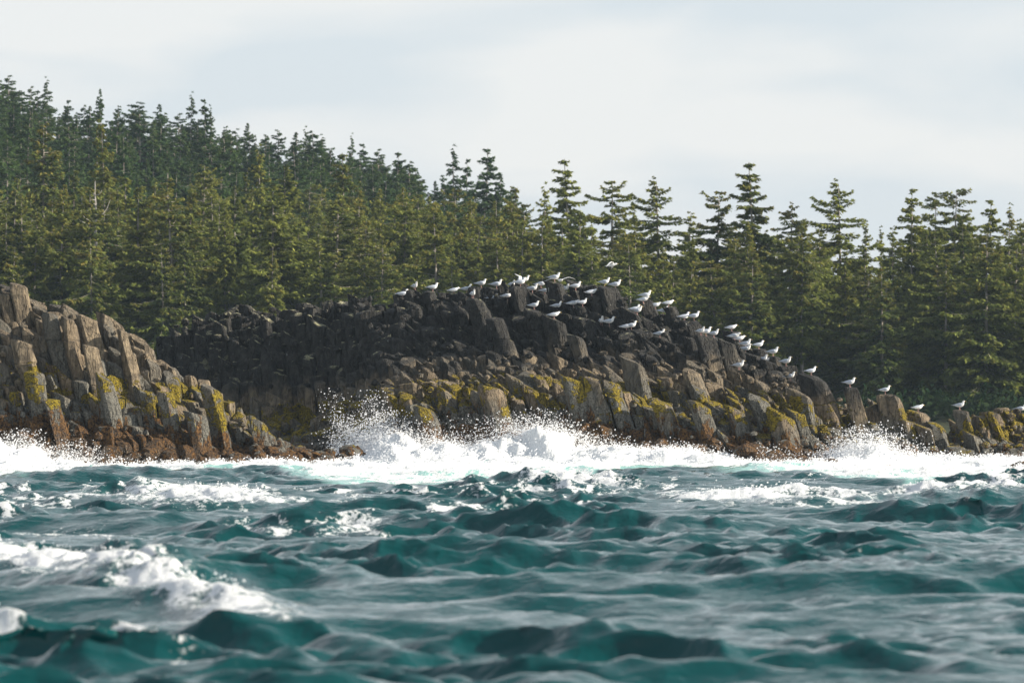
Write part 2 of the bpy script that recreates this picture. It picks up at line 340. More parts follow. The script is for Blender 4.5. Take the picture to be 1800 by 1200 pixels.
# ------------------------------------------------------------------ sea
def build_water():
    NY, NX = 900, 780
    y = (np.linspace(46 ** .5, 263 ** .5, NY) ** 2)[:, None] + np.zeros((1, NX))
    s = np.linspace(-1, 1, NX)[None, :]
    x = s * (y * 0.09 * 1.15 + 8.0)
    r = np.random.default_rng(3)
    n = 120
    lam = np.exp(r.uniform(np.log(0.5), np.log(9.5), n)); lam[:6] = [11, 9, 7.6, 6.4, 5.4, 4.6]
    k = 2 * np.pi / lam
    A = 0.0108 * np.minimum(lam, 2.6) * (np.maximum(lam, 2.6) / 2.6) ** 0.45 * r.uniform(0.7, 1.3, n)
    A = A * np.where(lam < 1.2, 1.15, 1.0) * np.where(lam > 2, .75, 1.0)
    th = R(90 - 14) + r.normal(0, 0.62, n) * np.where(lam > 2.2, 0.5, 0.85)
    ph = r.uniform(0, 6.28, n)
    env = 0.75 + 0.5 * fbm(x * 0.09, y * 0.05, seed=4, octv=2)
    envs = 1.0 * sstep(-.25, .45, fbm(x * 0.2, y * 0.09, seed=14, octv=3)) + .32
    X = x.copy(); Y = y.copy(); Z = np.zeros_like(x); J = np.zeros_like(x)
    ampd = np.interp(y, [150, 215], [1.0, .62])
    for i in range(n):
        a = k[i] * (math.cos(th[i]) * x + math.sin(th[i]) * y) + ph[i]
        sn, cs = np.sin(a), np.cos(a)
        Ai = A[i] * (envs if lam[i] < 3 else env) * ampd
        Q = 0.70
        X += Q * Ai * math.cos(th[i]) * cs; Y += Q * Ai * math.sin(th[i]) * cs; Z += Ai * sn; J += Q * Ai * k[i] * sn
    rdg = (1 - np.abs(fbm(x * .42 + .22 * y, y * .55 - x * .2, seed=101, octv=2))) ** 4
    rdg2 = (1 - np.abs(fbm(x * 1.05 - .2 * y, y * 1.25, seed=111, octv=2))) ** 4
    Z += (.13 * (rdg - .3) + .055 * (rdg2 - .3)) * ampd * (.5 + .6 * envs) * np.interp(y, [60, 150], [.4, 1.1])
    foam = sstep(1.05, 1.6, J) * 0.65
    strk = 1 - np.abs(fbm(x * .35 + .5 * y * .1, y * .22, seed=91, octv=4, rough=.6)) * 3.2
    patch = sstep(.05, .5, fbm(x * .07, y * .03, seed=92, octv=2)) * np.interp(y, [70, 110, 150], [.0, .5, 1])
    foam = np.maximum(foam, sstep(.45, 1.0, strk) * patch * .62)
    milk = np.zeros_like(x)
    # named whitecaps of the photo: px, py, px2, py2, width m, foam, lift
    caps = [(-40, 985, 250, 1050, 2.2, .95, .30), (220, 1040, 470, 1115, 2.2, .75, .28), (290, 880, 420, 905, 5.0, .95, .35), (380, 895, 500, 905, 5.5, .6, .15), (950, 855, 1060, 872, 4.5, .85, .30),
            (1280, 885, 1400, 892, 6.0, .95, .30), (1400, 890, 1470, 905, 5.5, .6, .1), (1730, 890, 1860, 865, 4.5, .75, .55), (570, 925, 620, 945, 3.5, .6, .05),
            (930, 905, 1110, 905, 4.0, .65, .05), (760, 915, 850, 910, 3.0, .6, .1), (-20, 1130, 60, 1150, 1.4, .7, .1), (1600, 885, 1640, 895, 2.4, .7, .15),
            (150, 1120, 420, 1190, 1.2, .4, .0), (90, 940, 170, 950, 3.2, .55, .0), (440, 935, 510, 945, 2.5, .45, .0), (1090, 815, 1180, 812, 3.0, .1, .75), (1330, 830, 1440, 828, 3.0, .05, .30), (830, 905, 860, 900, 1.5, .3, .2), (1060, 945, 1260, 955, 4.0, .1, .35),
            (230, 1015, 330, 1030, 3, .0, .2), (550, 1010, 700, 1020, 5, .0, .35), (1450, 1030, 1800, 1010, 5, .0, .35), (100, 850, 260, 846, 5, .05, .35), (420, 840, 520, 848, 5, .05, .3)]
    lac = fbm(x * 1.1 + y * .4, y * 0.55 - x * .5, seed=71, octv=4, rough=.6)
    wob = fbm(x * 0.35, y * 0.2, seed=9, octv=3)
    for (ax, ay, bx, by, w, f, lift) in caps:
        D1 = CAM_H / ((ay - HZN) * 1e-4); D2 = CAM_H / ((by - HZN) * 1e-4)
        p1 = np.array([(ax - 900) * 1e-4 * D1, D1]); p2 = np.array([(bx - 900) * 1e-4 * D2, D2]); d = p2 - p1
        tt = np.clip(((x - p1[0]) * d[0] + (y - p1[1]) * d[1]) / (d @ d), 0, 1)
        qx = x - p1[0] - tt * d[0]; qy = y - p1[1] - tt * d[1] + wob * w * 0.5
        L = math.hypot(*d)
        dist = np.sqrt((qx * 1.6) ** 2 + qy ** 2) / w
        e = np.exp(-dist ** 2 * 1.6) * (0.6 + 0.4 * np.sin(np.pi * np.clip(tt, 0.05, .95)))
        foam = np.maximum(foam, f * e * (.95 + .5 * lac)); milk = np.maximum(milk, 0.30 * f * np.exp(-dist ** 2 * 0.7))
        Z += lift * np.exp(-dist ** 2 * 1.3) * (.8 + .5 * lac)
    # surf against the rocks
    u = U(x); pw_ = x / y * FPX + 900
    yfr = np.where(u < 560, lc_yf(u), np.minimum(mc_yf(u), np.where(u < 640, lc_yf(u), 999)))
    d = yfr - y
    dout = CAM_H / ((np.interp(pw_, [-200, 0, 100, 200, 300, 450, 520, 620, 900, 1020, 1090, 1150, 1300, 1420, 1500, 1600, 1700, 2000], [850, 852, 850, 838, 838, 838, 850, 862, 862, 852, 826, 826, 832, 834, 852, 860, 862, 862]) - HZN) * 1e-4)
    reach = np.maximum(yfr - dout, 2.5)
    hi = np.interp(u, [-200, 0, 60, 120, 180, 300, 480, 620, 660, 720, 800, 860, 940, 1000, 1080, 1180, 1260, 1310, 1400, 1480, 1520, 1580, 1660, 1800, 2000],
                   [1.0, 1.2, 1.1, .7, .2, .0, .1, .4, 1.1, 1.3, .9, 1.15, 1.4, 1.0, .75, .8, .4, .05, .05, .5, .8, .4, .2, .2, .2])
    tf = np.clip(d / reach, -1, 3)
    bil = fbm(x * 1.0 + y * .45, y * 0.6 - x * .55, seed=21, octv=4, rough=.5)
    bil2 = 1 - np.abs(fbm(x * 0.55, y * 0.35, seed=31, octv=4))
    band = np.exp(-((d - 1.5) / 3.0) ** 2)
    Z += hi * band * (0.85 + 0.55 * bil) * 0.85
    slope = sstep(1.0, 0.0, tf) * sstep(-3, 0.5, d)
    Z += slope * (0.16 * bil + 0.10 * bil2)
    Z -= 0.0
    ff = sstep(1.05, 0.78, tf) * (d > -6)
    foam = np.maximum(foam, ff * (0.36 + 0.34 * sstep(.9, .3, tf) + 0.35 * band + 0.35 * bil + .15 * bil2))
    foam = np.maximum(foam, 1.25 * band * sstep(0.1, 0.4, hi) * (d > -5))
    milk = np.maximum(milk, sstep(1.12, 0.8, tf) * 0.95 * sstep(3.5, 9, reach))
    milk = np.maximum(milk, foam * 0.35)
    V = np.stack([X, Y, Z], -1).reshape(-1, 3)
    idx = np.arange(NY * NX).reshape(NY, NX)
    Q = np.stack([idx[:-1, :-1], idx[:-1, 1:], idx[1:, 1:], idx[1:, :-1]], -1).reshape(-1, 4)
    me = mesh_np('water', V, quads=Q, mat=M_water, smooth=True)
    attr(me, 'foam', np.clip(foam, 0, 1.4).ravel()); attr(me, 'milk', np.clip(milk, 0, 1).ravel())
    o = link('water', me); tag(o, kind='structure')
    return X, Y, Z, np.clip(foam, 0, 1.4)
WX, WY, WZ, WF = build_water()
fl = mesh_np('sea', [(-2500, -300, -1.1), (2500, -300, -1.1), (2500, 3500, -1.1), (-2500, 3500, -1.1)], F=[(0, 1, 2, 3)], mat=M_water)
attr(fl, 'foam', np.zeros(4)); attr(fl, 'milk', np.zeros(4))
tag(link('sea', fl), kind='structure')

# ------------------------------------------------------------------ land under the forest
def H_land(x, y):
    x = np.asarray(x, float); y = np.asarray(y, float)
    base = np.interp(y, [380, 392, 402, 425, 480, 700], [-2, -.3, 1.4, 2.6, 4.0, 8.0])
    un = x / y * FPX + 900
    top = np.interp(un, [-400, 0, 150, 350, 520, 640, 760, 860, 1000, 1400, 2300], [20, 17.5, 14, 11.5, 10, 9.0, 4.0, 3.5, 3, 2, 0])
    g = np.interp(y, [435, 470, 640, 700, 900], [0, .05, .96, 1, .8])
    return base + top * g + 0.7 * fbm(x * .05, y * .05, seed=50, octv=3)
gx, gy = np.meshgrid(np.linspace(-180, 180, 140), np.linspace(380, 900, 150))
gz = H_land(gx, gy)
idx = np.arange(gx.size).reshape(gx.shape)
tag(link('hillside', mesh_np('hillside', np.stack([gx, gy, gz], -1).reshape(-1, 3), quads=np.stack([idx[:-1, :-1], idx[:-1, 1:], idx[1:, 1:], idx[1:, :-1]], -1).reshape(-1, 4), mat=M_ground, smooth=True)), kind='structure')

# ------------------------------------------------------------------ the columnar rocks
# gull list first: the stone under each gull is made to reach its feet.  (px, py of the feet, heading deg (0 = facing right), pose, label)
GULLS = [
 (708, 521, 8, 's', 'gull at the left end of the flock, on low bright-topped stones'),
 (729, 510, 40, 's', 'gull on a lichen-pale stone, second from the left end of the flock'),
 (761, 513, 0, 's', 'large gull alone in a gap of the ridge, tail out level, left of the flock'),
 (798, 516, -8, 'h', 'crouched gull sloping up to the right, just left of the tight pair'),
 (820, 515, 5, 's', 'front gull of the tight pair on the left part of the ridge'),
 (831, 509, 70, 's', 'gull half hidden behind the front gull of the tight ridge pair'),
 (846, 506, 0, 's', 'gull standing upright just right of the tight ridge pair'),
 (873, 507, 12, 's', 'dark-backed gull on the skyline left of the tall blocks'),
 (866, 526, 0, 's', 'gull below the dark-backed skyline gull, on the cliff lip'),
 (891, 527, -5, 'h', 'gull leaning forward on a narrow column top, cliff lip left of the tall blocks'),
 (900, 515, 35, 's', 'small-looking gull tucked beside the left side of the tall block'),
 (922, 499, 0, 's', 'gull on the high block directly in front of the gull with a raised wing'),
 (936, 515, 5, 's', 'gull resting low below and right of the raised-wing gull'),
 (951, 506, 15, 'h', 'gull hunched behind two others, between raised-wing gull and pointed rock'),
 (958, 518, 0, 's', 'gull with yellowish bill facing right, just left of the pointed rock'),
 (939, 529, 0, 's', 'gull low on the dark face left of the pointed rock'),
 (975, 491, 5, 's', 'gull on the very tip of the pointed rock behind the wing-spread gull'),
 (979, 535, 0, 's', 'gull on the right foot of the pointed rock, above a crouching one'),
 (974, 552, 5, 'h', 'crouching gull lowest under the pointed rock'),
 (994, 515, 60, 's', 'gull facing away with head turned, right of the pointed rock'),
 (1012, 511, 0, 's', 'gull on a tan block right of the pointed rock'),
 (1008, 540, -4, 'h', 'left gull of the overlapping pair above the big rounded slab'),
 (1024, 539, 4, 's', 'right gull of the overlapping pair above the big rounded slab'),
 (1040, 522, -12, 'h', 'gull stretched steeply upward on a slim column before the mossy peak'),
 (1063, 501, 0, 's', 'gull perched on top of the green-tinged peak'),
 (1082, 521, 0, 's', 'gull just right of and below the green-tinged peak'),
 (1057, 567, 75, 's', 'gull facing away on the right edge of the big rounded slab'),
 (1071, 572, 0, 's', 'gull on a small ledge right of the big rounded slab'),
 (1116, 530, 5, 's', 'grey-backed gull at the left of the crowded knot on the right slope'),
 (1135, 527, 0, 's', 'topmost gull of the crowded knot on the right slope'),
 (1131, 536, 20, 'h', 'gull squeezed under the topmost gull of the crowded knot'),
 (1120, 545, 0, 's', 'lowest gull of the crowded knot on the right slope'),
 (1152, 544, 4, 'h', 'gull lying low right of the crowded knot'),
 (1175, 539, 0, 'h', 'gull stretched level on the skyline right of the crowded knot'),
 (1166, 554, 8, 's', 'gull below the level-stretched skyline gull'),
 (1203, 565, 0, 's', 'lone gull on the skyline above the dip before the row of four'),
 (1110, 581, 0, 's', 'upper gull of the pair halfway down under the crowded knot'),
 (1101, 582, 4, 'h', 'lower, flatter gull of the pair halfway down under the crowded knot'),
 (1160, 593, 0, 's', 'small gull alone low on dark columns under the right slope'),
 (1220, 582, 0, 's', 'leftmost gull of the row of four on the right slope'),
 (1232, 582, 50, 's', 'second gull of the row of four on the right slope'),
 (1241, 582, 20, 's', 'third gull of the row of four on the right slope'),
 (1255, 584, 35, 's', 'rightmost gull of the row of four on the right slope'),
 (1286, 582, 0, 'h', 'flat-backed gull alone on a rounded dark skyline stone'),
 (1300, 602, 0, 'h', 'topmost gull of the lower cluster, head bent down'),
 (1291, 612, 4, 'h', 'gull at the left of the lower cluster, lying low'),
 (1311, 612, 0, 's', 'gull in the middle of the lower cluster'),
 (1334, 614, 0, 's', 'gull standing clear on the right of the lower cluster'),
 (1311, 625, 5, 's', 'lowest gull of the lower cluster'),
 (1341, 631, 30, 's', 'rear gull of the two merging birds below the lower cluster'),
 (1345, 636, 0, 'h', 'front gull of the two merging birds below the lower cluster'),
 (1359, 626, 0, 's', 'gull right of the two merging birds, on the skyline'),
 (1299, 648, 0, 's', 'gull on a brown stub apart on the face below the clusters'),
 (1382, 643, 5, 's', 'gull on the dark slope end above a lower gull'),
 (1389, 669, 0, 's', 'gull on tan stone, lowest left of the big leaning slab'),
 (1426, 656, 0, 's', 'gull on top of the big dark leaning slab'),
 (1494, 679, 0, 's', 'lone gull on the square block'),
 (1556, 692, 0, 's', 'lone yellow-billed gull on the wide dark block'),
 (1614, 717, 0, 'h', 'stooping gull on low stones between the wide block and the flat stub'),
 (1687, 719, 0, 's', 'lone gull on the flat stub toward the end of the reef'),
 (1794, 728, 10, 's', 'gull cut by the edge at the end of the reef'),
]

# big single stones of the photo: px, py of the top, radius m, depth, tilt (dz/dx)
HERO = [(1030, 560, .95, 247.5, -.25), (1110, 548, .62, 247, -.5), (1140, 560, .55, 247, -.6), (1430, 662, .80, 240.5, -.35), (1405, 690, .62, 239, -.4), (1495, 680, .44, 240, -.05), (1560, 694, .66, 240.3, -.08),
        (1530, 712, .55, 240.6, .3), (1610, 722, .55, 240.5, -.2), (1687, 721, .38, 240.5, -.06), (1745, 724, .40, 241, -.1), (1720, 732, .45, 241, -.15), (1640, 745, .5, 240, -.2), (975, 495, .42, 249.5, -.2), (1065, 504, .55, 248.8, -.1), (922, 503, .45, 249.5, 0),
        (845, 526, .7, 248.3, -.1), (880, 560, .55, 246, -.1), (975, 560, .7, 247, -.3), (940, 545, .5, 247.5, -.2), (1240, 590, .75, 244, -.15), (1275, 600, .5, 244, -.3), (1010, 590, .5, 245.2, -.2),
        (30, 500, .62, 236, -.2), (85, 552, .55, 233.8, -.2), (150, 555, .62, 234, -.3), (40, 600, .72, 232.2, -.2), (120, 560, .45, 233.3, -.3), (215, 580, .45, 233.6, -.3), (155, 606, .40, 232.6, -.2), (60, 655, .55, 231, -.1), (95, 700, .55, 230.2, -.1), (180, 660, .5, 231.3, -.3), (290, 690, .52, 231.5, -.1), (370, 680, .70, 232.6, -.35), (340, 725, .6, 231.2, -.3), (450, 735, .5, 233, -.4),
        (745, 715, .62, 237.6, -.2), (860, 680, .75, 238.3, -.1), (1000, 665, .62, 238.5, -.25), (1040, 665, .5, 238.3, -.3), (1075, 670, .5, 238.3, -.3), (1110, 635, .6, 240.5, -.5), (1160, 705, .7, 237.6, -.2), (1230, 710, .55, 237, -.4),
        (1370, 725, .75, 237, -.4), (1330, 695, .55, 238, -.4), (1290, 718, .45, 237.2, -.3), (1215, 650, .5, 240.6, -.35), (1400, 725, .4, 237.5, -.4), (1595, 740, .45, 239.3, -.2), (1625, 750, .4, 239, -.3), (1705, 760, .45, 239.2, -.4)]

AX, AY = -0.27, 0.10
def axf(x, y):
    u = float(U(x))
    if y > 239 and u < 1000: return float(np.interp(u, [250, 600, 1000], [-.03, -.10, -.30]))
    return float(np.interp(u, [0, 600, 800], [-.20, -.24, -.30]))
def top_solve(x0, y0):
    z = 2.0
    for _ in range(12):
        z = 0.5 * z + 0.5 * float(H_rock(x0 + axf(x0, y0) * z, y0 + AY * z))
    return z
def rad_at(x, y):
    u = float(U(x)); z = float(H_rock(x, y)); r = 0.40
    if 250 < u < 1000 and y > 240 and not bool(is_left(x, y)): r = 0.26 + 0.12 * (0.5 + 0.5 * float(noise3(x * .5, y * .5, 0, 77)))
    if u > 1000: r = 0.34 + 0.10 * (0.5 + 0.5 * float(noise3(x * .5, y * .5, 0, 78)))
    if u > 1460: r = 0.33
    if z < 1.0: r = 0.36
    return r
def build_columns():
    seeds = []  # x0,y0 (plan at z=0), r, ztop or None, tilt
    grid = {}
    def ok(x, y, r):
        gx_, gy_ = int(x // 1.0), int(y // 1.0)
        for i in range(-2, 3):
            for j in range(-2, 3):
                for (a, b, c) in grid.get((gx_ + i, gy_ + j), ()):
                    if (a - x) ** 2 + (b - y) ** 2 < ((r + c) * 0.93) ** 2: return False
        return True
    def add(x, y, r, z=None, t=None):
        seeds.append([x, y, r, z, t]); grid.setdefault((int(x // 1.0), int(y // 1.0)), []).append((x, y, r))
    for (px, py, r, D, t) in HERO:
        p = P(px, py, D); add(p.x - axf(p.x, p.y) * p.z, p.y - AY * p.z, r * (.56 if px < 600 else .66), p.z, t)
    # a stone for every gull
    perch = []
    for gi, g in enumerate(GULLS):
        best = None
        for D in np.arange(230, 256, 0.1):
            p = P(g[0], g[1] - 1.0, D); dz = p.z - float(H_rock(p.x, p.y))
            if best is None or abs(dz) < best[0]: best = (abs(dz), p, D)
            if dz < 0.05: break
        p = best[1]
        # use a near hero if one is at hand
        hit = None
        for i, s_ in enumerate(seeds[:len(HERO)]):
            tx = s_[0] + axf(s_[0], s_[1]) * s_[3]; ty = s_[1] + AY * s_[3]
            q = P(g[0], g[1] - 1.0, ty)
            if abs(tx - q.x) < s_[2] * 0.75 and abs(q.z - s_[3]) < 0.5: hit = (i, q)
        if hit:
            perch.append((gi, hit[1])); continue
        x0, y0 = p.x - axf(p.x, p.y) * p.z, p.y - AY * p.z
        if ok(x0, y0, 0.17): add(x0, y0, 0.24, p.z, -0.05)
        perch.append((gi, p))
    r_ = random.Random(8)
    for _ in range(95000):
        x = r_.uniform(XU(-140), XU(1960)); y = r_.uniform(227, 262)
        x1 = x; h = float(H0[int((y - 226) / .25), int((x - X0) / .25)]) if True else 0
        if h < -0.4: continue
        rr = float(RAD[int((y - 226) / .25), int((x - X0) / .25)]) * r_.uniform(0.8, 1.25)
        # plan position at sea level of the axis
        xs, ys = x - axf(x, y) * h, y - AY * h
        if ok(xs, ys, rr): add(xs, ys, rr)
    return seeds, perch
X0 = float(XU(-160))
hx = X0 + (np.arange(240) + .5) * .25
nx = int((float(XU(1990)) - X0) / .25) + 2
hx = X0 + (np.arange(nx) + .5) * .25; hy = 226 + (np.arange(150) + .5) * .25
HXX, HYY = np.meshgrid(hx, hy)
H0 = H_rock(HXX, HYY)
uu = U(HXX); isl = is_left(HXX, HYY)
RAD = np.full_like(HXX, 0.225)
mk = (uu > 250) & (uu < 1000) & (HYY > 240) & (~isl); RAD[mk] = (0.20 + 0.09 * (0.5 + 0.5 * noise3(HXX * .5, HYY * .5, 0, 77)))[mk]
mk = (uu > 1000); RAD[mk] = (0.20 + 0.12 * (0.5 + 0.5 * noise3(HXX * .5, HYY * .5, 0, 78)))[mk]
RAD[(uu > 1460)] = 0.25
RAD[H0 < 1.0] = 0.29
seeds, perch = build_columns()
print('columns', len(seeds))

def clip_cell(c, r, nb):
    k = 10; m = r * 2.1
    poly = [(m * math.cos(2 * math.pi * i / k), m * math.sin(2 * math.pi * i / k)) for i in range(k)]
    for (dx, dy, r2) in nb:
        d2 = dx * dx + dy * dy
        lim = (d2 + r * r - r2 * r2) / 2 * 0.93
        out = []
        n = len(poly)
        for i in range(n):
            a = poly[i]; b = poly[(i + 1) % n]
            da = a[0] * dx + a[1] * dy - lim; db = b[0] * dx + b[1] * dy - lim
            if da <= 0: out.append(a)
            if (da < 0) != (db < 0):
                t = da / (da - db); out.append((a[0] + (b[0] - a[0]) * t, a[1] + (b[1] - a[1]) * t))
        poly = out
        if len(poly) < 3: return None
    # drop tiny edges
    res = []
    for p in poly:
        if not res or math.hypot(p[0] - res[-1][0], p[1] - res[-1][1]) > 0.16 * r: res.append(p)
    if len(res) > 3 and math.hypot(res[0][0] - res[-1][0], res[0][1] - res[-1][1]) < 0.16 * r: res.pop()
    return res if len(res) >= 3 else None
SG = {}
for i, s in enumerate(seeds): SG.setdefault((int(s[0] // 1.5), int(s[1] // 1.5)), []).append(i)
rr_ = random.Random(21)
COLS = []     # dict per column: V, F
for i, s in enumerate(seeds):
    x0, y0, r, zt, tilt = s
    AX = axf(x0, y0)
    nb = []
    a, b = int(x0 // 1.5), int(y0 // 1.5)
    for p in range(-1, 2):
        for q in range(-1, 2):
            for j in SG.get((a + p, b + q), ()):
                if j != i: nb.append((seeds[j][0] - x0, seeds[j][1] - y0, seeds[j][2]))
    poly = clip_cell((x0, y0), r, nb)
    if poly is None: continue
    fixed = zt is not None
    if not fixed:
        zt = top_solve(x0, y0)
        tx, ty = x0 + AX * zt, y0 + AY * zt; u_ = float(U(tx))
        low = min(1.0, max(0.0, (zt - 0.3) / 1.5))
        zt += low * (0.55 * float(noise3(tx * 0.9, ty * 0.9, 3.3, 41)) + rr_.uniform(-.45, .30))
        tl = (rr_.uniform(-1.0, .12), rr_.uniform(-.25, .55)) if not (ty > 245 and u_ < 700) else (rr_.uniform(-.8, .4), rr_.uniform(-.7, .5))
        if zt < -0.5: continue
    else:
        tl = (tilt * 1.3, rr_.uniform(-.05, .15))
    Lc = 2.4 + r * 2.2
    # rounded outline: two points per corner
    out = []
    n = len(poly)
    cut = rr_.uniform(.06, .14) if zt > 1.2 else 0.24
    for k in range(n):
        p0, p1, p2 = poly[k - 1], poly[k], poly[(k + 1) % n]
        out.append((p1[0] + (p0[0] - p1[0]) * cut, p1[1] + (p0[1] - p1[1]) * cut)); out.append((p1[0] + (p2[0] - p1[0]) * cut, p1[1] + (p2[1] - p1[1]) * cut))
    out = np.array(out); m = len(out)
    rnd = rr_.uniform(.3, 1.3) if zt > 1.2 else 1.6
    crack = rr_.uniform(0.5, 2.2); ck = 1 if rr_.random() < .45 else 0
    rings = [(0.0, .42), (0.02 * rnd, .93 - .13 * min(1, rnd)), (0.09 * rnd, 1 - .06 * min(1, rnd)), (0.24, 1.0), (crack - .03, 1.02), (crack, 1.02 - .07 * ck), (crack + .05, 1.03), (crack + .6, 1.05), (crack + 1.2, 1.08), (Lc, 1.10)]
    offx, offy = rr_.uniform(-.10, .10) * ck, rr_.uniform(-.16, .0) * ck
    V = [];
    tlx, tly = tl
    for (d, sc) in rings:
        ox, oy = (offx, offy) if d > crack else (0, 0)
        fall = max(0.0, 1 - d / 0.9)
        px_ = out[:, 0] * sc; py_ = out[:, 1] * sc
        z = zt - d + (px_ * tlx + py_ * tly) * fall
        V.append(np.stack([x0 + AX * z + px_ + ox, y0 + AY * z + py_ + oy, z], -1))
    V.append(np.array([[x0 + AX * zt, y0 + AY * zt, zt + 0.01]]))
    V = np.concatenate(V)
    F = []
    nr = len(rings)
    for q in range(nr - 1):
        for k in range(m):
            k2 = (k + 1) % m; F.append((q * m + k, (q + 1) * m + k, (q + 1) * m + k2, q * m + k2))
    c_ = nr * m
    for k in range(m): F.append((c_, k, (k + 1) % m))
    COLS.append(dict(V=V, F=F, c=(x0 + AX * zt, y0 + AY * zt, zt), r=r, tone=rr_.uniform(-1, 1), fixed=fixed))
print('cells', len(COLS))
# weather all of them at once
ALL = np.concatenate([c['V'] for c in COLS]); nn = np.cumsum([0] + [len(c['V']) for c in COLS])
amp = 0.13; a2 = 0.06
for ax_ in range(3):
    w = 1.0 if ax_ < 2 else 0.6
    dsp = amp * noise3(ALL[:, 0] * 1.7, ALL[:, 1] * 1.7, ALL[:, 2] * 1.1, 60 + ax_) + a2 * noise3(ALL[:, 0] * 5.5, ALL[:, 1] * 5.5, ALL[:, 2] * 3.5, 70 + ax_)
    globals()['_d%d' % ax_] = dsp * w
ALL = ALL + np.stack([_d0, _d1, _d2], -1)
ZN = zone_of(ALL)
for i, c in enumerate(COLS):
    c['V'] = ALL[nn[i]:nn[i + 1]]; c['z'] = ZN[nn[i]:nn[i + 1]]

# boulders along the waterline
def boulder(cx, cy, cz, r, sq=0.75, seed=0, sub=2, rgh=0.22):
    import bmesh
    bm = bmesh.new(); bmesh.ops.create_icosphere(bm, subdivisions=sub, radius=1.0)
    V = np.array([v.co[:] for v in bm.verts]); F = [tuple(v.index for v in f.verts) for f in bm.faces]; bm.free()
    n = noise3(V[:, 0] * 1.1 + seed * 3.1, V[:, 1] * 1.1, V[:, 2] * 1.1 + seed, 5) ; n2 = noise3(V[:, 0] * 3 + seed, V[:, 1] * 3, V[:, 2] * 3, 6)
    V = V * (1 + rgh * 1.5 * n + 0.12 * n2)[:, None]
    ql = 0.32
    V = V * 0.45 + 0.55 * np.round(V / ql) * ql * 0.98 if False else V
    s = np.array([1 + 0.3 * math.sin(seed * 1.7), 1 + 0.2 * math.cos(seed * 2.3), sq])
    return V * r * s + np.array([cx, cy, cz]), F
rb = random.Random(4)
for i in range(260):
    u_ = rb.uniform(-120, 1940); x = float(XU(u_))
    left = u_ < 590
    yf_ = float(lc_yf(u_)) if left else float(mc_yf(u_))
    if not left and u_ < 640: continue
    y = yf_ + abs(rb.gauss(0, 1.0)) - 0.5 - (0.8 if u_ > 1300 else 0)
    r = rb.uniform(0.22, 0.62)
    h = max(float(H_rock(x, y)), -0.2)
    V, F = boulder(x, y, h * 0.75 + 0.05 * r, r, rb.uniform(.6, .95), i)
    COLS.append(dict(V=V, F=F, c=(x, y, h), r=r, tone=rb.uniform(-1, 1), fixed=False, z=zone_of(V) , name='boulder'))
for i in range(60):   # cove floor rubble
    u_ = rb.uniform(420, 640); x = float(XU(u_)); y = rb.uniform(238.5, 248)
    h = float(H_rock(x, y))
    if h < -0.3: h = -0.2
    r = rb.uniform(0.25, 0.7); V, F = boulder(x, y, h + 0.1, r, rb.uniform(.5, .8), 400 + i)
    COLS.append(dict(V=V, F=F, c=(x, y, h), r=r, tone=rb.uniform(-1, 1), fixed=False, z=zone_of(V), name='boulder'))

for i in range(1500):   # loose angular rubble in the joints and on the ledges
    u_ = rb.uniform(-120, 1940); x = float(XU(u_))
    L_ = u_ < 600 and rb.random() < .5
    if L_:
        yc_ = float(lc_yc(u_)); yf_ = float(lc_yf(u_)); y = yf_ + rb.uniform(-.3, 1) * (yc_ - yf_) if rb.random() < .6 else yf_ + rb.uniform(-1.2, 1.2)
    else:
        yc_ = float(mc_yc(u_)); yf_ = float(mc_yf(u_)); y = yf_ + rb.uniform(0, 1) * (yc_ - yf_)
    h = float(H_rock(x, y))
    if h < -.3: h = -.15
    r = rb.uniform(.06, .19) ; r = r * (1.5 if h < 1 else 1)
    V, F = boulder(x, y, h + rb.uniform(-.1, .35) * (h > 1), r, rb.uniform(.6, 1.3), 2000 + i, sub=1, rgh=.32)
    COLS.append(dict(V=V, F=F, c=(x, y, h), r=r, tone=rb.uniform(-1, 1), fixed=False, z=zone_of(V), name='chip'))
for i in range(170):   # weed-covered boulders low down in front
    u_ = rb.choice([rb.uniform(120, 600), rb.uniform(1300, 1900), rb.uniform(420, 640)]); x = float(XU(u_))
    yf_ = float(lc_yf(u_)) if u_ < 640 else float(mc_yf(u_))
    y = yf_ + rb.uniform(-2.2, 1.2); r = rb.uniform(.18, .5)
    V, F = boulder(x, y, rb.uniform(-.05, .25) + (.35 if y > yf_ else 0), r, rb.uniform(.6, .95), 5000 + i, rgh=.35)
    COLS.append(dict(V=V, F=F, c=(x, y, .2), r=r, tone=rb.uniform(-1, 1), fixed=False, z=zone_of(V), name='boulder'))

# which stones does the camera see, and how large
VV = np.concatenate([c['V'] for c in COLS]); off = np.cumsum([0] + [len(c['V']) for c in COLS])
FF = []; owner = []
for i, c in enumerate(COLS):
    o_ = int(off[i])
    for f in c['F']: FF.append(tuple(k + o_ for k in f)); owner.append(i)
bvh = BVHTree.FromPolygons([tuple(v) for v in VV], FF)
cnt = np.zeros(len(COLS), int)
eye = Vector((0, 0, CAM_H))
for py in range(470, 850, 4):
    for px in range(0, 1800, 4):
        h = bvh.ray_cast(eye, ray(px, py))
        if h[2] is not None: cnt[owner[h[2]]] += 1
def thing_of(c):
    x, y = c['c'][0], c['c'][1]
    if bool(is_left(x, y)): return 'L'
    u_ = float(U(x))
    return 'B' if u_ < 610 else ('M' if u_ < 1455 else 'R')
OUT = {'L': ('rock_outcrop', 'tall leaning tan basalt columns stepping down to a kelp-brown foot, beside the shadowed cove', M_rock_l, 0, 233),
       'B': ('rock_ridge', 'dark rubbly ridge with pale yellow lichen caps behind the shadowed cove', M_rock_b, 450, 252),
       'M': ('rock_crag', 'long dark basalt crag with moss band and most of the gull flock on top', M_rock, 1000, 243),
       'R': ('rock_reef', 'low broken reef with square blocks and single gulls, running out from the crag', M_rock_r, 1620, 240)}
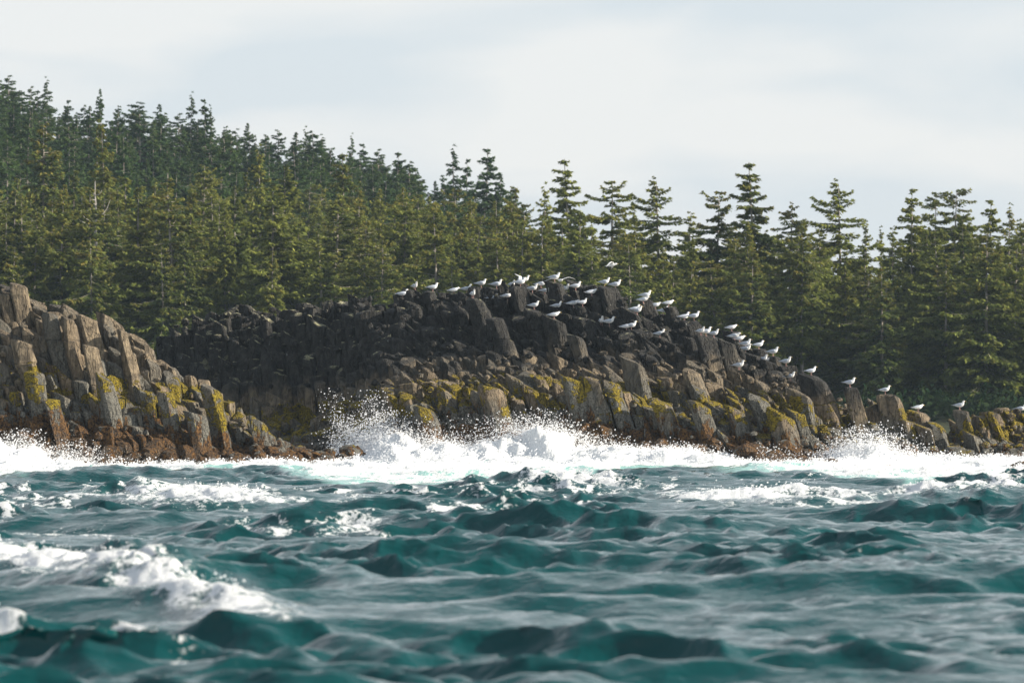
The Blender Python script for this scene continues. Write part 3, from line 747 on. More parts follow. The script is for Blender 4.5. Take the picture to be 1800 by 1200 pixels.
ROOT = {}
for k, (nm, lab, m_, u_, y_) in OUT.items():
    ROOT[k] = empty(nm, (float(XU(u_)), y_, 0), label=lab, cat='rock outcrop')
groups = {k: [] for k in OUT}
for i, c in enumerate(COLS): groups[thing_of(c)].append(i)
def rise_of(z, V, b):
    return np.where(z > 0, np.asarray((V + np.asarray(b))[:, 2]) - moss_level((V + np.asarray(b))[:, 0], (V + np.asarray(b))[:, 1]), z)
def rock_mesh(name, V, F, z, tone, mat, base_=(0, 0, 0)):
    me = mesh_np(name, V, F=F, mat=mat, smooth=True)
    attr(me, 'zone', z); attr(me, 'tone', tone)
    attr(me, 'rise', rise_of(z, V, base_))
    me.set_sharp_from_angle(angle=R(21))
    return me
for k, ids in groups.items():
    ids.sort(key=lambda i: -cnt[i]); base = Vector(ROOT[k].location)
    bv = np.array(base)
    loose = []
    nc = nb_ = 0
    for i in ids:
        c = COLS[i]; nm = c.get('name', 'rock_column')
        full = (nb_ >= 280) if nm == 'boulder' else (nc >= 290)
        if cnt[i] < 2 or full or nm == 'chip': loose.append(i); continue
        if nm == 'boulder': nb_ += 1
        else: nc += 1
        cc = np.array(c['c'])
        me = rock_mesh(nm, c['V'] - cc, c['F'], c['z'], np.full(len(c['V']), c['tone']), OUT[k][2], cc)
        o = link(nm, me, ROOT[k], Vector(cc - bv))
    V = []; F = []; z = []; tn = []; q = 0
    for i in loose:
        c = COLS[i]; V.append(c['V'] - bv); z.append(c['z']); tn.append(np.full(len(c['V']), c['tone']))
        F += [tuple(j + q for j in f) for f in c['F']]; q += len(c['V'])
    if V:
        me = rock_mesh('rock_rubble', np.concatenate(V), F, np.concatenate(z), np.concatenate(tn), OUT[k][2], bv)
        tag(link('rock_rubble', me, ROOT[k]), kind='stuff')
    print(k, 'parts', nc, nb_, 'loose', len(loose))
# bedrock under the columns
for k in OUT:
    ux = np.arange(*{'L': (-160, 700, 12), 'B': (140, 616, 12), 'M': (604, 1468, 12), 'R': (1456, 1990, 12)}[k])
    yy = np.arange(226 if k == 'L' else 232, 246 if k == 'L' else 264, .4)
    xx, yy2 = np.meshgrid(XU(ux), yy)
    hz = (H_left(xx, yy2) if k == 'L' else H_main(xx, yy2)) - 0.75 + 0.15 * fbm(xx * 1.5, yy2 * 1.5, seed=80)
    hz = np.maximum(hz, -2)
    bv = np.array(ROOT[k].location)
    V = np.stack([xx, yy2, hz], -1).reshape(-1, 3)
    ix = np.arange(xx.size).reshape(xx.shape)
    me = mesh_np('bedrock', V - bv, quads=np.stack([ix[:-1, :-1], ix[:-1, 1:], ix[1:, 1:], ix[1:, :-1]], -1).reshape(-1, 4), mat=OUT[k][2], smooth=True)
    attr(me, 'zone', zone_of(V)); attr(me, 'tone', np.zeros(len(V))); attr(me, 'rise', zone_of(V))
    link('bedrock', me, ROOT[k])

# rocks standing alone in the surf
SOLO = [(1562, 838, .42, 226, 'small kelp-brown rock alone in the foam below the wide block'),
        (1410, 822, .62, 232, 'rounded wet rock with white runnels in the surf under the big leaning slab'),
        (1368, 817, .45, 234, 'pale-topped small rock in the spray left of the rounded wet rock'),
        (1455, 826, .50, 231, 'dark ragged rock awash right of the rounded wet rock'),
        (1490, 836, .34, 229, 'low brown rock draining foam, right end of the awash row'),
        (1792, 842, .60, 225, 'weed-covered brown rock at the end of the foam, cut by the edge'),
        (1312, 800, .62, 235.2, 'reddish weed-covered rock at the foot of the crag beside the foam end'),
        (238, 833, .36, 227.5, 'flat brown rock just above the water in front of the columns'),
        (285, 838, .30, 227, 'small ochre weed rock awash in front of the columns')]
for i, (px, py, r, D, lab) in enumerate(SOLO):
    p = P(px, py, D)
    V, F = boulder(0, 0, 0, r, .7, 900 + i * 7, sub=3, rgh=.5)
    V *= .85; V[:, 2] *= 1.15; p.z += .16
    zz = np.full(len(V), -2.0) + noise3(V[:, 0] * 3, V[:, 1] * 3, V[:, 2] * 3, 3)
    me = rock_mesh('surf_rock', V, F, zz, np.full(len(V), .2), M_rock)
    o = link('surf_rock', me, None, p); tag(o, lab, 'rock', 'rocks awash in the surf')

# ------------------------------------------------------------------ spruces
def tube(pts, rads, k=6):
    V = []; F = []
    n = len(pts)
    for i, (p, r) in enumerate(zip(pts, rads)):
        d = np.array(pts[min(i + 1, n - 1)]) - np.array(pts[max(i - 1, 0)]); d = d / (np.linalg.norm(d) + 1e-9)
        a = np.cross(d, [0.1, 1, 0.2]); a /= np.linalg.norm(a) + 1e-9; b = np.cross(d, a)
        for j in range(k):
            t = 2 * math.pi * j / k; V.append(np.array(p) + r * (a * math.cos(t) + b * math.sin(t)))
    for i in range(n - 1):
        for j in range(k):
            j2 = (j + 1) % k; F.append((i * k + j, i * k + j2, (i + 1) * k + j2, (i + 1) * k + j))
    return V, F
def make_spruce(seed, H=17.0, width=3.2, bare=0.15, gap=0.0, ragged=0.3, density=1.0, topflat=0.0, needles=22000):
    r = np.random.default_rng(seed)
    bend = r.normal(0, 0.012, 2)
    axis = lambda z: np.array([bend[0] * z * z / H, bend[1] * z * z / H, z])
    nbr = int(165 * density)
    TV = []; TF = []
    def addt(pts, rads, k=5):
        V, F = tube(pts, rads, k); q = len(TV); TV.extend(V); TF.extend([tuple(i + q for i in f) for f in F])
    zs = np.linspace(-0.8, H, 9)
    addt([axis(z) for z in zs], [0.17 * (1 - max(z, 0) / H) ** 0.9 * (H / 17) + 0.015 for z in zs], 7)
    P_, D_, S_, T_, C_ = [], [], [], [], []
    for b in range(nbr):
        f = bare + (1 - bare) * (b + r.uniform()) / nbr          # relative height
        wh = 0.040; f = (math.floor(f / wh) + r.normal(0.5, .34)) * wh
        f = min(max(f, bare * .9), 0.992)
        if r.uniform() < gap * .5: continue
        shape = ((1 - f) ** (0.75 - 0.35 * topflat) * 1.0 + 0.05) * min(1.0, 0.55 + (f - bare) * 2.2)
        L = width * shape * np.clip(r.normal(1, ragged * .75), .25, 1.7)
        if r.uniform() < 0.07: L *= 1.3
        az = r.uniform(0, 6.283); z0 = f * H + r.normal(0, .2)
        up = 0.40 * (f - 0.45) + r.normal(0, .16)
        o = axis(z0); h = np.array([math.cos(az), math.sin(az), 0])
        # branch curve: out, droop, tip up
        s = np.linspace(0, 1, 5)
        pts = [o + h * L * t + np.array([0, 0, L * (up * t - 0.48 * t * t * (1 - f * .6) + 0.22 * t ** 4)]) for t in s]
        if L > 0.7: addt(pts, [0.035 * (1 - t * .8) for t in s], 3)
        n = int(needles / nbr * (L / (width * 0.55)) ** 1.15 * r.uniform(.75, 1.25)) + 5
        t = np.clip(r.uniform(0.08, 1.03, n) ** 0.75, 0, 1.03)
        sd = np.array([-h[1], h[0], 0])
        w = r.normal(0, 1, n) * 0.17 * L * (1.15 - t) ** .7 * (t ** .3) + r.normal(0, .06, n)
        zz = L * (up * t - 0.48 * t * t * (1 - f * .6) + 0.22 * t ** 4) - np.abs(w) * 0.42 + r.normal(0, 0.035, n) - np.abs(r.normal(0, .22, n)) * (1.15 - f) * np.clip(t * 1.4, .3, 1)
        pp = o + h * (L * t)[:, None] + sd * w[:, None]; pp[:, 2] = o[2] + zz
        dd = h * r.uniform(.4, 1.0, n)[:, None] + sd * (np.sign(w) * r.uniform(.1, 1.0, n))[:, None]; dd = dd + np.stack([r.normal(0, .2, n), r.normal(0, .2, n), r.normal(-.42, .36, n)], -1)
        P_.append(pp); D_.append(dd); S_.append(r.uniform(.15, .36, n) * (0.50 + 0.65 * (1 - f)))
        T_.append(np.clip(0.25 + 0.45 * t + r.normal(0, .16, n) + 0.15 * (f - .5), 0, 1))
        C_.append(np.clip((f ** 1.3) * 0.75 + 0.35 * t - 0.35 + r.normal(0, .22, n) + r.normal(0, .12), 0, 1))
    P_ = np.concatenate(P_); D_ = np.concatenate(D_); S_ = np.concatenate(S_); T_ = np.concatenate(T_); C_ = np.concatenate(C_)
    D_ /= np.linalg.norm(D_, axis=1)[:, None]
    n = len(P_)
    q = np.cross(D_, np.stack([r.normal(0, .45, n), r.normal(0, .45, n), np.ones(n)], -1)); q /= np.linalg.norm(q, axis=1)[:, None]
    ln = S_[:, None]; wd = (S_ * r.uniform(.28, .5, n))[:, None]
    V = np.stack([P_ - D_ * ln * .8, P_ + q * wd, P_ + D_ * ln, P_ - q * wd], 1).reshape(-1, 3)
    Q = np.arange(4 * n).reshape(n, 4)
    crown = mesh_np('crown', V, quads=Q)
    attr(crown, 'tint', np.repeat(T_, 4)); attr(crown, 'cone', np.repeat(C_, 4))
    trunk = mesh_np('trunk', TV, F=TF, mat=M_bark, smooth=True)
    return crown, trunk
VAR = []
specs = [dict(width=3.6, bare=.10, ragged=.30), dict(width=2.7, bare=.22, ragged=.40, gap=.1), dict(width=3.7, bare=.06, ragged=.35, topflat=.2), dict(width=2.3, bare=.35, ragged=.5, gap=.2, density=.8),
         dict(width=3.4, bare=.30, ragged=.55, gap=.15, topflat=.5, density=.8), dict(width=2.9, bare=.05, ragged=.25, density=1.15), dict(width=2.2, bare=.18, ragged=.45, gap=.15, needles=13000), dict(width=3.9, bare=.15, ragged=.5, gap=.1, topflat=.8),
         dict(width=3.2, bare=.12, ragged=.6, gap=.25, topflat=.3), dict(width=4.2, bare=.08, ragged=.45, topflat=.1, density=1.1), dict(width=2.6, bare=.1, ragged=.7, gap=.3, density=1.2), dict(width=3.5, bare=.25, ragged=.65, gap=.2, topflat=.9, density=.9)]
for i, sp in enumerate(specs): VAR.append(make_spruce(100 + i, **sp))
VAR_H = []
for i in (0, 1, 5, 6, 8, 9):
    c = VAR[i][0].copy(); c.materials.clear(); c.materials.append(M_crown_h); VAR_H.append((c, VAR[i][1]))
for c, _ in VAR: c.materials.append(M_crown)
TREES = []   # x, y, height, hill?, variant, label
def tree_at(px, topy, D, var, hill=False, lab=None, wid=1.0):
    x = (px - 900) * 1e-4 * D; zb = float(H_land(x, D)) - 0.2
    zt = CAM_H + (HZN - topy) * 1e-4 * D
    TREES.append((x, D, zb, max(zt - zb, 4), hill, var, lab, wid))
SKY = [  # px, top y, depth, variant, hill, width, label
 (10, 132, 640, 0, True, 1.2, 'bushy dark spruce on the hilltop, the highest tree of all'), (88, 142, 645, 3, True, .9, 'open-branched hilltop spruce standing up beyond the highest tree'),
 (180, 156, 640, 2, True, .6, 'thin-tipped dark spire on the hill crest left of a shallow notch'), (60, 158, 650, 1, True, .7, 'small dark spire between the two highest hilltop spruces'),
 (205, 185, 640, 0, True, .9, None), (240, 195, 645, 1, True, .8, None), (285, 183, 640, 2, True, 1.0, 'hill spruce with ragged level limbs against the sky'), (330, 168, 645, 3, True, .8, 'left one of two slender gappy spires on the hill crest'),
 (362, 173, 645, 1, True, .8, 'right one of two slender gappy spires on the hill crest'), (385, 190, 640, 3, True, .55, 'needle-thin spire just right of the gappy pair'), (410, 222, 635, 0, True, 1, None), (445, 215, 640, 2, True, .9, None),
 (490, 228, 640, 0, True, 1.1, None), (515, 232, 635, 2, True, 1.1, None), (552, 228, 640, 3, True, .8, 'bare-topped thin spire where the hill crest begins to fall'), (565, 250, 635, 0, True, 1, None), (610, 240, 640, 3, True, .7, 'thin bleached top above the descending crest'),
 (638, 252, 630, 1, True, 1, None), (665, 262, 630, 0, True, 1.1, None), (715, 292, 620, 2, True, .9, 'spruce at the low end of the hill crest'), (760, 318, 600, 0, True, 1, None), (798, 263, 610, 3, True, 1.0, 'open slender spruce left of the broad-topped one above the saddle'),
 (820, 278, 612, 1, True, .7, None), (850, 260, 600, 7, True, 1.1, 'dark broad-topped spruce with splayed limbs above the saddle'), (882, 305, 600, 3, True, .8, None), (120, 175, 640, 1, True, .9, None), (150, 185, 640, 0, True, 1.0, None), (30, 160, 640, 5 % 4, True, 1.0, None),
 (75, 218, 470, 0, False, 1.0, 'tall full olive spruce rising into the dark hill, pale trunk showing'), (190, 215, 480, 3, False, .8, 'narrow spruce with a long bare pale stem in front of the hill'), (460, 265, 460, 6, False, .9, 'narrow yellow-green spire in front of the hill'),
 (350, 290, 455, 0, False, 1.0, 'sunlit olive cone-shaped spruce before the hill'), (510, 290, 452, 5, False, 1.2, 'broad rust-tinged spruce before the hill'), (605, 268, 465, 1, False, .9, 'upright light green spruce beside the falling crest'),
 (395, 365, 420, 3, False, .8, 'tree with the boldest white trunk behind the lichened ridge'), (535, 400, 418, 3, False, .8, 'slim pale-trunked tree behind the ridge, right of the boldest white trunk'), (105, 330, 425, 3, False, .8, 'spruce with long pale stem behind the tall left columns'),
 (480, 390, 420, 4, False, .8, None),
 (1003, 278, 470, 1, False, 1.1, 'tall open spruce rising above the middle of the flock'), (905, 330, 450, 0, False, 1, None), (960, 330, 450, 2, False, 1, None), (1075, 322, 440, 4, False, 1.2, 'flat-topped spruce with upswept limbs right of the tall open one'),
 (1115, 360, 455, 6, False, .9, None), (1160, 318, 432, 2, False, 1.1, 'pointed spruce with long level limbs beside the sky gap'), (1255, 340, 430, 4, False, 1.1, 'spruce whose long bare limbs curve up on both sides of its tip'), (1205, 372, 440, 0, False, 1, None),
 (1330, 285, 428, 1, False, 1.15, 'tallest spruce over the right half of the shore'), (1390, 362, 430, 2, False, 1.1, 'broad dark-topped spruce right of the tallest shore spruce'), (1300, 390, 425, 5, False, 1, None), (1480, 322, 428, 2, False, 1.15, 'spruce with strong level limbs left of the deep sky notch'),
 (1440, 400, 422, 0, False, 1, None), (1515, 395, 426, 6, False, .8, None), (1550, 405, 440, 6, False, .8, 'short thin spruce standing in the deep sky notch'), (1600, 330, 432, 1, False, 1.0, 'spired spruce right of the deep sky notch'),
 (1640, 340, 436, 7, False, .9, 'left half of the broad flat-topped pair of spruces'), (1675, 336, 434, 7, False, 1.0, 'right half of the broad flat-topped pair of spruces'), (1735, 350, 430, 1, False, 1, 'ragged tall spruce beyond the flat-topped pair'), (1770, 366, 428, 6, False, 1, None), (1795, 385, 430, 0, False, 1, None),
 (1570, 400, 424, 0, False, .9, None), (1700, 385, 424, 3, False, 1, 'spruce with a long pale trunk above the end of the reef'), (1750, 430, 420, 3, False, 1, None), (1640, 400, 421, 3, False, .9, None), (1490, 440, 419, 3, False, .9, None)]
for (px, ty, D, v, h, w, lab) in SKY: tree_at(px, ty, D, v, h, lab, w)
rt = random.Random(14)
occ = [(t[0], t[1]) for t in TREES]
def free(x, y, d): return all((x - a) ** 2 + (y - b) ** 2 > d * d for a, b in occ)
for D0, D1, N, dist in ((406, 450, 2600, 3.7), (450, 520, 2600, 4.3), (520, 690, 9000, 3.9)):
    for _ in range(N):
        D = rt.uniform(D0, D1); px = rt.uniform(-140, 1940); x = (px - 900) * 1e-4 * D
        if px > 900 and D > 475: continue
        if not free(x, D, dist): continue
        hill = D > 520
        zb = float(H_land(x, D)) - 0.2
        lim = np.interp(px, [0, 250, 500, 700, 760, 900, 1130, 1200, 1300, 1420, 1500, 1555, 1620, 1900], [160, 196, 236, 285, 328, 345, 400, 415, 400, 400, 430, 455, 380, 395]) if True else 0
        nlim = np.interp(px, [0, 500, 700, 900], [300, 300, 325, 345]) if px < 900 else lim
        if not hill: lim = nlim
        zmax = CAM_H + (HZN - lim - rt.uniform(0, 55)) * 1e-4 * D
        if hill: zmax += 25e-4 * D
        h = min(rt.uniform(9 if hill else 11, 17.5), zmax - zb)
        if h < 6: continue
        TREES.append((x, D, zb, h, hill, rt.randrange(12 if not hill else 6), None, rt.uniform(.85, 1.35))); occ.append((x, D))
print('trees', len(TREES))
def vis(t):
    px, py = px_of(t[0], t[1], t[2] + t[3])
    s = t[3] / t[1]
    inside = -60 < px < 1860
    return (1000 if t[6] else 0) + (10 if inside else 0) + (t[3] / t[1]) * (3 if t[1] < 450 else 1) + (0.04 if t[1] > 600 else 0)
order = sorted(range(len(TREES)), key=lambda i: -vis(TREES[i]))
proto = {}
def put_tree(t, tl=None):
    x, y, zb, h, hill, v, lab, w = t
    cm, tm = (VAR_H[v % 6] if hill else VAR[v])
    s = h / 17.0
    root = empty('spruce_tree', (x, y, zb), rt.uniform(0, 6.28)); root.scale = (s * w * 1.1, s * w * 1.1, s)
    if lab is None:
        if hill: lab = 'dark green ' + tl; g = 'spruces on the hillside'
        else: lab = tl; g = 'spruces of the shore forest'
    else: g = 'skyline and shore spruces picked out'
    tag(root, lab, 'tree', g)
    c = link('crown', cm, root); t_ = link('trunk', tm, root); root.rotation_euler = (rt.gauss(0, .022), rt.gauss(0, .022), root.rotation_euler[2])
    return c, t_
LOOKS = ['full cone-shaped', 'upright open', 'broad dense', 'gappy long-stemmed', 'sparse spreading', 'thick low-branched', 'narrow slim', 'flat-topped', 'ragged airy', 'wide skirted', 'uneven wispy', 'blunt-headed']
BIN = {}
def LK(p_, l_): return LOOKS[(0, 1, 5, 6, 8, 9)[l_]] if p_.startswith('up the hill') else LOOKS[l_]
def place_words(t):
    px = px_of(t[0], t[1], t[2])[0]
    if t[4]: a = ['above the tall left columns', 'over the cove', 'behind the flock'][0 if px < 260 else (1 if px < 650 else 2)]; return 'up the hillside ' + a
    a = 'beyond the frame edge' if not -20 < px < 1820 else ['behind the tall left columns', 'behind the lichened ridge', 'behind the left half of the flock', 'behind the peak of the crag', 'behind the falling right slope', 'behind the square reef blocks', 'behind the end of the reef'][int(np.searchsorted([260, 620, 880, 1150, 1420, 1640], px))]
    return a + (', shore edge' if t[1] < 424 else (', second rank' if t[1] < 445 else ', deep rank'))
for i in order[:298]:
    if TREES[i][6] is None: BIN.setdefault((place_words(TREES[i]), TREES[i][5] % 6 if TREES[i][4] else TREES[i][5]), []).append(i)
ORD = 'first second third fourth fifth sixth seventh eighth ninth tenth eleventh twelfth thirteenth fourteenth fifteenth sixteenth seventeenth eighteenth nineteenth twentieth'.split(); ORD += ['twenty-' + o_ for o_ in ORD[:9]] + ['thirtieth']
TL = {}
for (pw__, lk), ids in BIN.items():
    ids.sort(key=lambda i: TREES[i][0] / TREES[i][1])
    for n_, i in enumerate(ids):
        TL[i] = ('%s spruce %s' % (LK(pw__, lk), pw__)) if len(ids) == 1 else ('%s %s spruce %s, counting rightward' % (ORD[min(n_, 29)], LK(pw__, lk), pw__))
for i in order[:298]:
    t = TREES[i]; c, t_ = put_tree(t, TL.get(i))
    proto.setdefault(('h', t[5] % 6) if t[4] else ('n', t[5]), (c, t_))
rest = order[298:]
pkeys = list(proto.keys())
def forest_rest(name, idxs, hill):
    keys = [k for k in pkeys if (k[0] == 'h') == hill]
    V = np.array([(TREES[i][0], TREES[i][1], TREES[i][2]) for i in idxs])
    me = bpy.data.meshes.new(name); me.from_pydata([tuple(v) for v in V], [], [])
    attr(me, 'sc', [TREES[i][3] / 17 for i in idxs]); attr(me, 'rz', [rt.uniform(0, 6.28) for i in idxs])
    a = me.attributes.new('vi', 'INT', 'POINT'); a.data.foreach_set('value', [rt.randrange(len(keys)) for i in idxs])
    o = link(name, me)
    ng = bpy.data.node_groups.new(name, 'GeometryNodeTree')
    ng.interface.new_socket('Geometry', in_out='INPUT', socket_type='NodeSocketGeometry'); ng.interface.new_socket('Geometry', in_out='OUTPUT', socket_type='NodeSocketGeometry')
    N = ng.nodes.new; Lk = ng.links.new
    gi = N('NodeGroupInput'); go = N('NodeGroupOutput'); iop = N('GeometryNodeInstanceOnPoints'); jn = N('GeometryNodeJoinGeometry')
    for k in keys:
        j2 = N('GeometryNodeJoinGeometry')
        for ob in proto[k]:
            oi = N('GeometryNodeObjectInfo'); oi.transform_space = 'ORIGINAL'; oi.inputs['Object'].default_value = ob; oi.inputs['As Instance'].default_value = False
            Lk(oi.outputs['Geometry'], j2.inputs[0])
        g2 = N('GeometryNodeGeometryToInstance'); Lk(j2.outputs[0], g2.inputs[0]); Lk(g2.outputs[0], jn.inputs[0])
    def na(nm, ty):
        n = N('GeometryNodeInputNamedAttribute'); n.data_type = ty; n.inputs['Name'].default_value = nm; return n.outputs[0]
    cx = N('ShaderNodeCombineXYZ'); Lk(na('rz', 'FLOAT'), cx.inputs['Z'])
    Lk(gi.outputs[0], iop.inputs['Points']); Lk(jn.outputs[0], iop.inputs['Instance']); iop.inputs['Pick Instance'].default_value = True
    Lk(na('vi', 'INT'), iop.inputs['Instance Index']); Lk(cx.outputs[0], iop.inputs['Rotation'])
    Lk(na('sc', 'FLOAT'), iop.inputs['Scale']); Lk(iop.outputs[0], go.inputs[0])
    md = o.modifiers.new('trees', 'NODES'); md.node_group = ng
    return o
rn = [i for i in rest if not TREES[i][4]]; rh = [i for i in rest if TREES[i][4]]
if rn: tag(forest_rest('shore_forest', rn, False), 'deeper spruces filling the shore forest', 'forest', kind='stuff')
if rh: tag(forest_rest('hill_forest', rh, True), 'far spruces massed over the hillside', 'forest', kind='stuff')

# a bleached dead tree among the shore spruces
def snag(px, py_top, py_base, D, seed, lab):
    r = np.random.default_rng(seed); s = 1e-4 * D
    zt = CAM_H + (HZN - py_top) * s; zb = CAM_H + (HZN - py_base) * s; x = (px - 900) * s
    H = zt - zb; V = []; F = []
    def add(pts, rads, k=6):
        a, b = tube(pts, rads, k); q = len(V); V.extend(a); F.extend([tuple(i + q for i in f) for f in b])
    zs = np.linspace(0, H, 8); wob = r.normal(0, .10, (8, 2)) * np.linspace(0, 1, 8)[:, None]
    add([(wob[i][0], wob[i][1], z) for i, z in enumerate(zs)], [0.16 * (1 - z / H * .8) for z in zs])
    root = empty('dead_tree', (x, D, zb)); tag(root, lab, 'tree', 'bleached dead trees')
    link('trunk', mesh_np('trunk', V, F=F, mat=M_dead, smooth=True), root)
    for b in range(9):
        V = []; F = []
        f = r.uniform(.45, .98); az = r.choice([0, math.pi]) + r.normal(0, .6); L = r.uniform(.5, 1.7) * (1.2 - f * .6) * min(1, H / 6); up = r.uniform(-.1, .9)
        o = np.array([0, 0, f * H]); h = np.array([math.cos(az), math.sin(az), 0])
        add([o, o + h * L * .5 + [0, 0, L * .1], o + h * L * .8 + [0, 0, L * up * .5], o + h * L + [0, 0, L * up]], [.04, .03, .02, .01], 4)
        link('limb', mesh_np('limb', V, F=F, mat=M_dead, smooth=True), root)
snag(168, 318, 470, 418, 1, 'bleached bare dead tree with crooked limbs among the spruces')
#snag(15, 430, 520, 408, 2, 'pale broken snag behind the tops of the tall columns')
#snag(747, 462, 520, 406, 5, 'small forked bleached snag just above the left end of the flock')

# undergrowth at the forest edge
def bushes():
    r = np.random.default_rng(77); n = 26000
    x = r.uniform(-60, 60, n); y = r.uniform(398, 412, n)
    h = (0.5 + 0.5 * fbm(x * .35, y * .35, seed=90, octv=3))
    z = H_land(x, y) + r.uniform(0, 1, n) * (0.5 + 3.0 * h ** 2)
    Pn = np.stack([x, y, z], -1); D_ = r.normal(0, 1, (n, 3)); D_ /= np.linalg.norm(D_, axis=1)[:, None]; Q_ = np.cross(D_, r.normal(0, 1, (n, 3))); Q_ /= np.linalg.norm(Q_, axis=1)[:, None]
    s = r.uniform(.15, .38, n)[:, None]
    V = np.stack([Pn - D_ * s, Pn + Q_ * s * .5, Pn + D_ * s, Pn - Q_ * s * .5], 1).reshape(-1, 3)
    me = mesh_np('undergrowth', V, quads=np.arange(4 * n).reshape(n, 4), mat=crown_material('undergrowth leaves', (.010, .018, .008), (.045, .055, .018), (.05, .04, .02), .3))
    attr(me, 'tint', np.repeat(r.uniform(.0, .9, n), 4)); attr(me, 'cone', np.zeros(4 * n))
    tag(link('undergrowth', me), 'dark low undergrowth along the edge of the forest', 'undergrowth', kind='stuff')
bushes()

# ------------------------------------------------------------------ gulls
M_white = simple('white feathers', (0.80, 0.80, 0.79), .8, .2)
M_grey = simple('pale grey feathers', (0.42, 0.46, 0.52), .8, .2)
M_tip = simple('dusky wing tip', (0.30, 0.31, 0.33), .8, .2)
M_leg = simple('pink legs', (0.50, 0.30, 0.27), .6, .3)
M_bill = simple('yellow bill', (0.60, 0.42, 0.10), .5, .4)
M_eye = simple('dark eye', (0.02, 0.02, 0.02), .3, .5)
def loft(path, k=10):
    """path: (x, z, half-width, half-height) ; closed body along x"""
    V = []; F = []; n = len(path)
    for i, (x, z, w, h) in enumerate(path):
        a = path[max(i - 1, 0)]; b = path[min(i + 1, n - 1)]; dx, dz = b[0] - a[0], b[1] - a[1]; l = math.hypot(dx, dz) or 1; nx_, nz_ = -dz / l, dx / l
        for j in range(k):
            t = 2 * math.pi * j / k; V.append((x + nx_ * h * math.sin(t), w * math.cos(t), z + nz_ * h * math.sin(t)))
    for i in range(n - 1):
        for j in range(k): j2 = (j + 1) % k; F.append((i * k + j, i * k + j2, (i + 1) * k + j2, (i + 1) * k + j))
    F.append(tuple(range(k - 1, -1, -1))); F.append(tuple((n - 1) * k + j for j in range(k)))
    return V, F
def gull_proto(pose):
    root = empty('gull', (0, 0, 0))
    if pose == 's':
        body = [(-.30, .185, .012, .006), (-.24, .19, .035, .018), (-.17, .195, .06, .045), (-.08, .20, .082, .075), (.0, .205, .09, .09), (.07, .215, .085, .09), (.12, .245, .066, .072), (.145, .29, .05, .052), (.158, .335, .046, .048), (.175, .365, .044, .044), (.205, .37, .032, .030), (.225, .368, .014, .014)]
        hd = (.225, .368)
    elif pose == 'h':
        body = [(-.31, .15, .012, .006), (-.25, .155, .035, .018), (-.17, .165, .065, .045), (-.08, .175, .088, .075), (.0, .185, .095, .09), (.08, .20, .088, .085), (.13, .225, .068, .07), (.165, .25, .05, .052), (.19, .27, .046, .045), (.215, .28, .042, .04), (.24, .28, .028, .026), (.258, .276, .012, .012)]
        hd = (.258, .276)
    else:
        body = [(-.30, .0, .04, .006), (-.22, .0, .045, .02), (-.14, .0, .06, .045), (-.04, .0, .08, .07), (.05, .0, .08, .072), (.12, .01, .062, .055), (.17, .02, .046, .045), (.21, .025, .04, .04), (.24, .024, .026, .026), (.26, .02, .012, .012)]
        hd = (.26, .02)
    V, F = loft(body); me = mesh_np('body', V, F=F, mat=M_white, smooth=True); link('body', me, root)
    bx, bz = hd
    V, F = loft([(bx - .01, bz, .012, .014), (bx + .03, bz - .002, .008, .011), (bx + .05, bz - .010, .004, .007), (bx + .056, bz - .018, .002, .003)], 6)
    link('bill', mesh_np('bill', V, F=F, mat=M_bill, smooth=True), root)
    for s in (-1, 1):
        V, F = loft([(0, 0, .004, .004), (.008, 0, .004, .006), (.016, 0, .003, .003)], 6); V = [(x + bx - .045, y + s * .038, z + bz + .012) for x, y, z in V]
        link('eye', mesh_np('eye', V, F=F, mat=M_eye), root)
    if pose in 'sh':
        dz = 0 if pose == 's' else -.025
        for s in (-1, 1):
            # folded wing hugging the flank, tip past the tail
            V, F = loft([(.10, .235 + dz, .02, .03), (.06, .235 + dz, .03, .065), (-.02, .225 + dz, .034, .075), (-.12, .215 + dz, .03, .055), (-.22, .205 + dz, .02, .032), (-.29, .20 + dz, .012, .018)], 8)
            V = [(x, y + s * .062 * max(.25, (1 - max(0, (-x - .02)) * 2.2)), z) for x, y, z in V]
            wg = link('wing', mesh_np('wing', V, F=F, mat=M_grey, smooth=True), root)
            V, F = loft([(-.27, .203 + dz, .014, .018), (-.33, .20 + dz, .008, .012), (-.385, .198 + dz, .003, .004)], 6); V = [(x, y + s * .022, z) for x, y, z in V]
            link('wing_tip', mesh_np('wing_tip', V, F=F, mat=M_tip, smooth=True), wg)
            V, F = tube([(0.0, s * .035, .16 + dz), (-.004, s * .036, .08), (.004, s * .036, .012)], [.013, .008, .008], 6)
            lg = link('leg', mesh_np('leg', V, F=F, mat=M_leg, smooth=True), root)
            V = [(-.012, s * .036, .004), (.055, s * .036 - .028, .004), (.065, s * .036, .004), (.055, s * .036 + .028, .004), (-.006, s * .036, .016), (.05, s * .036, .010)]
            F = [(0, 3, 2), (0, 2, 1), (0, 1, 4), (1, 5, 4), (1, 2, 5), (2, 3, 5), (3, 4, 5), (3, 0, 4)]
            link('foot', mesh_np('foot', V, F=F, mat=M_leg), lg)
    return root
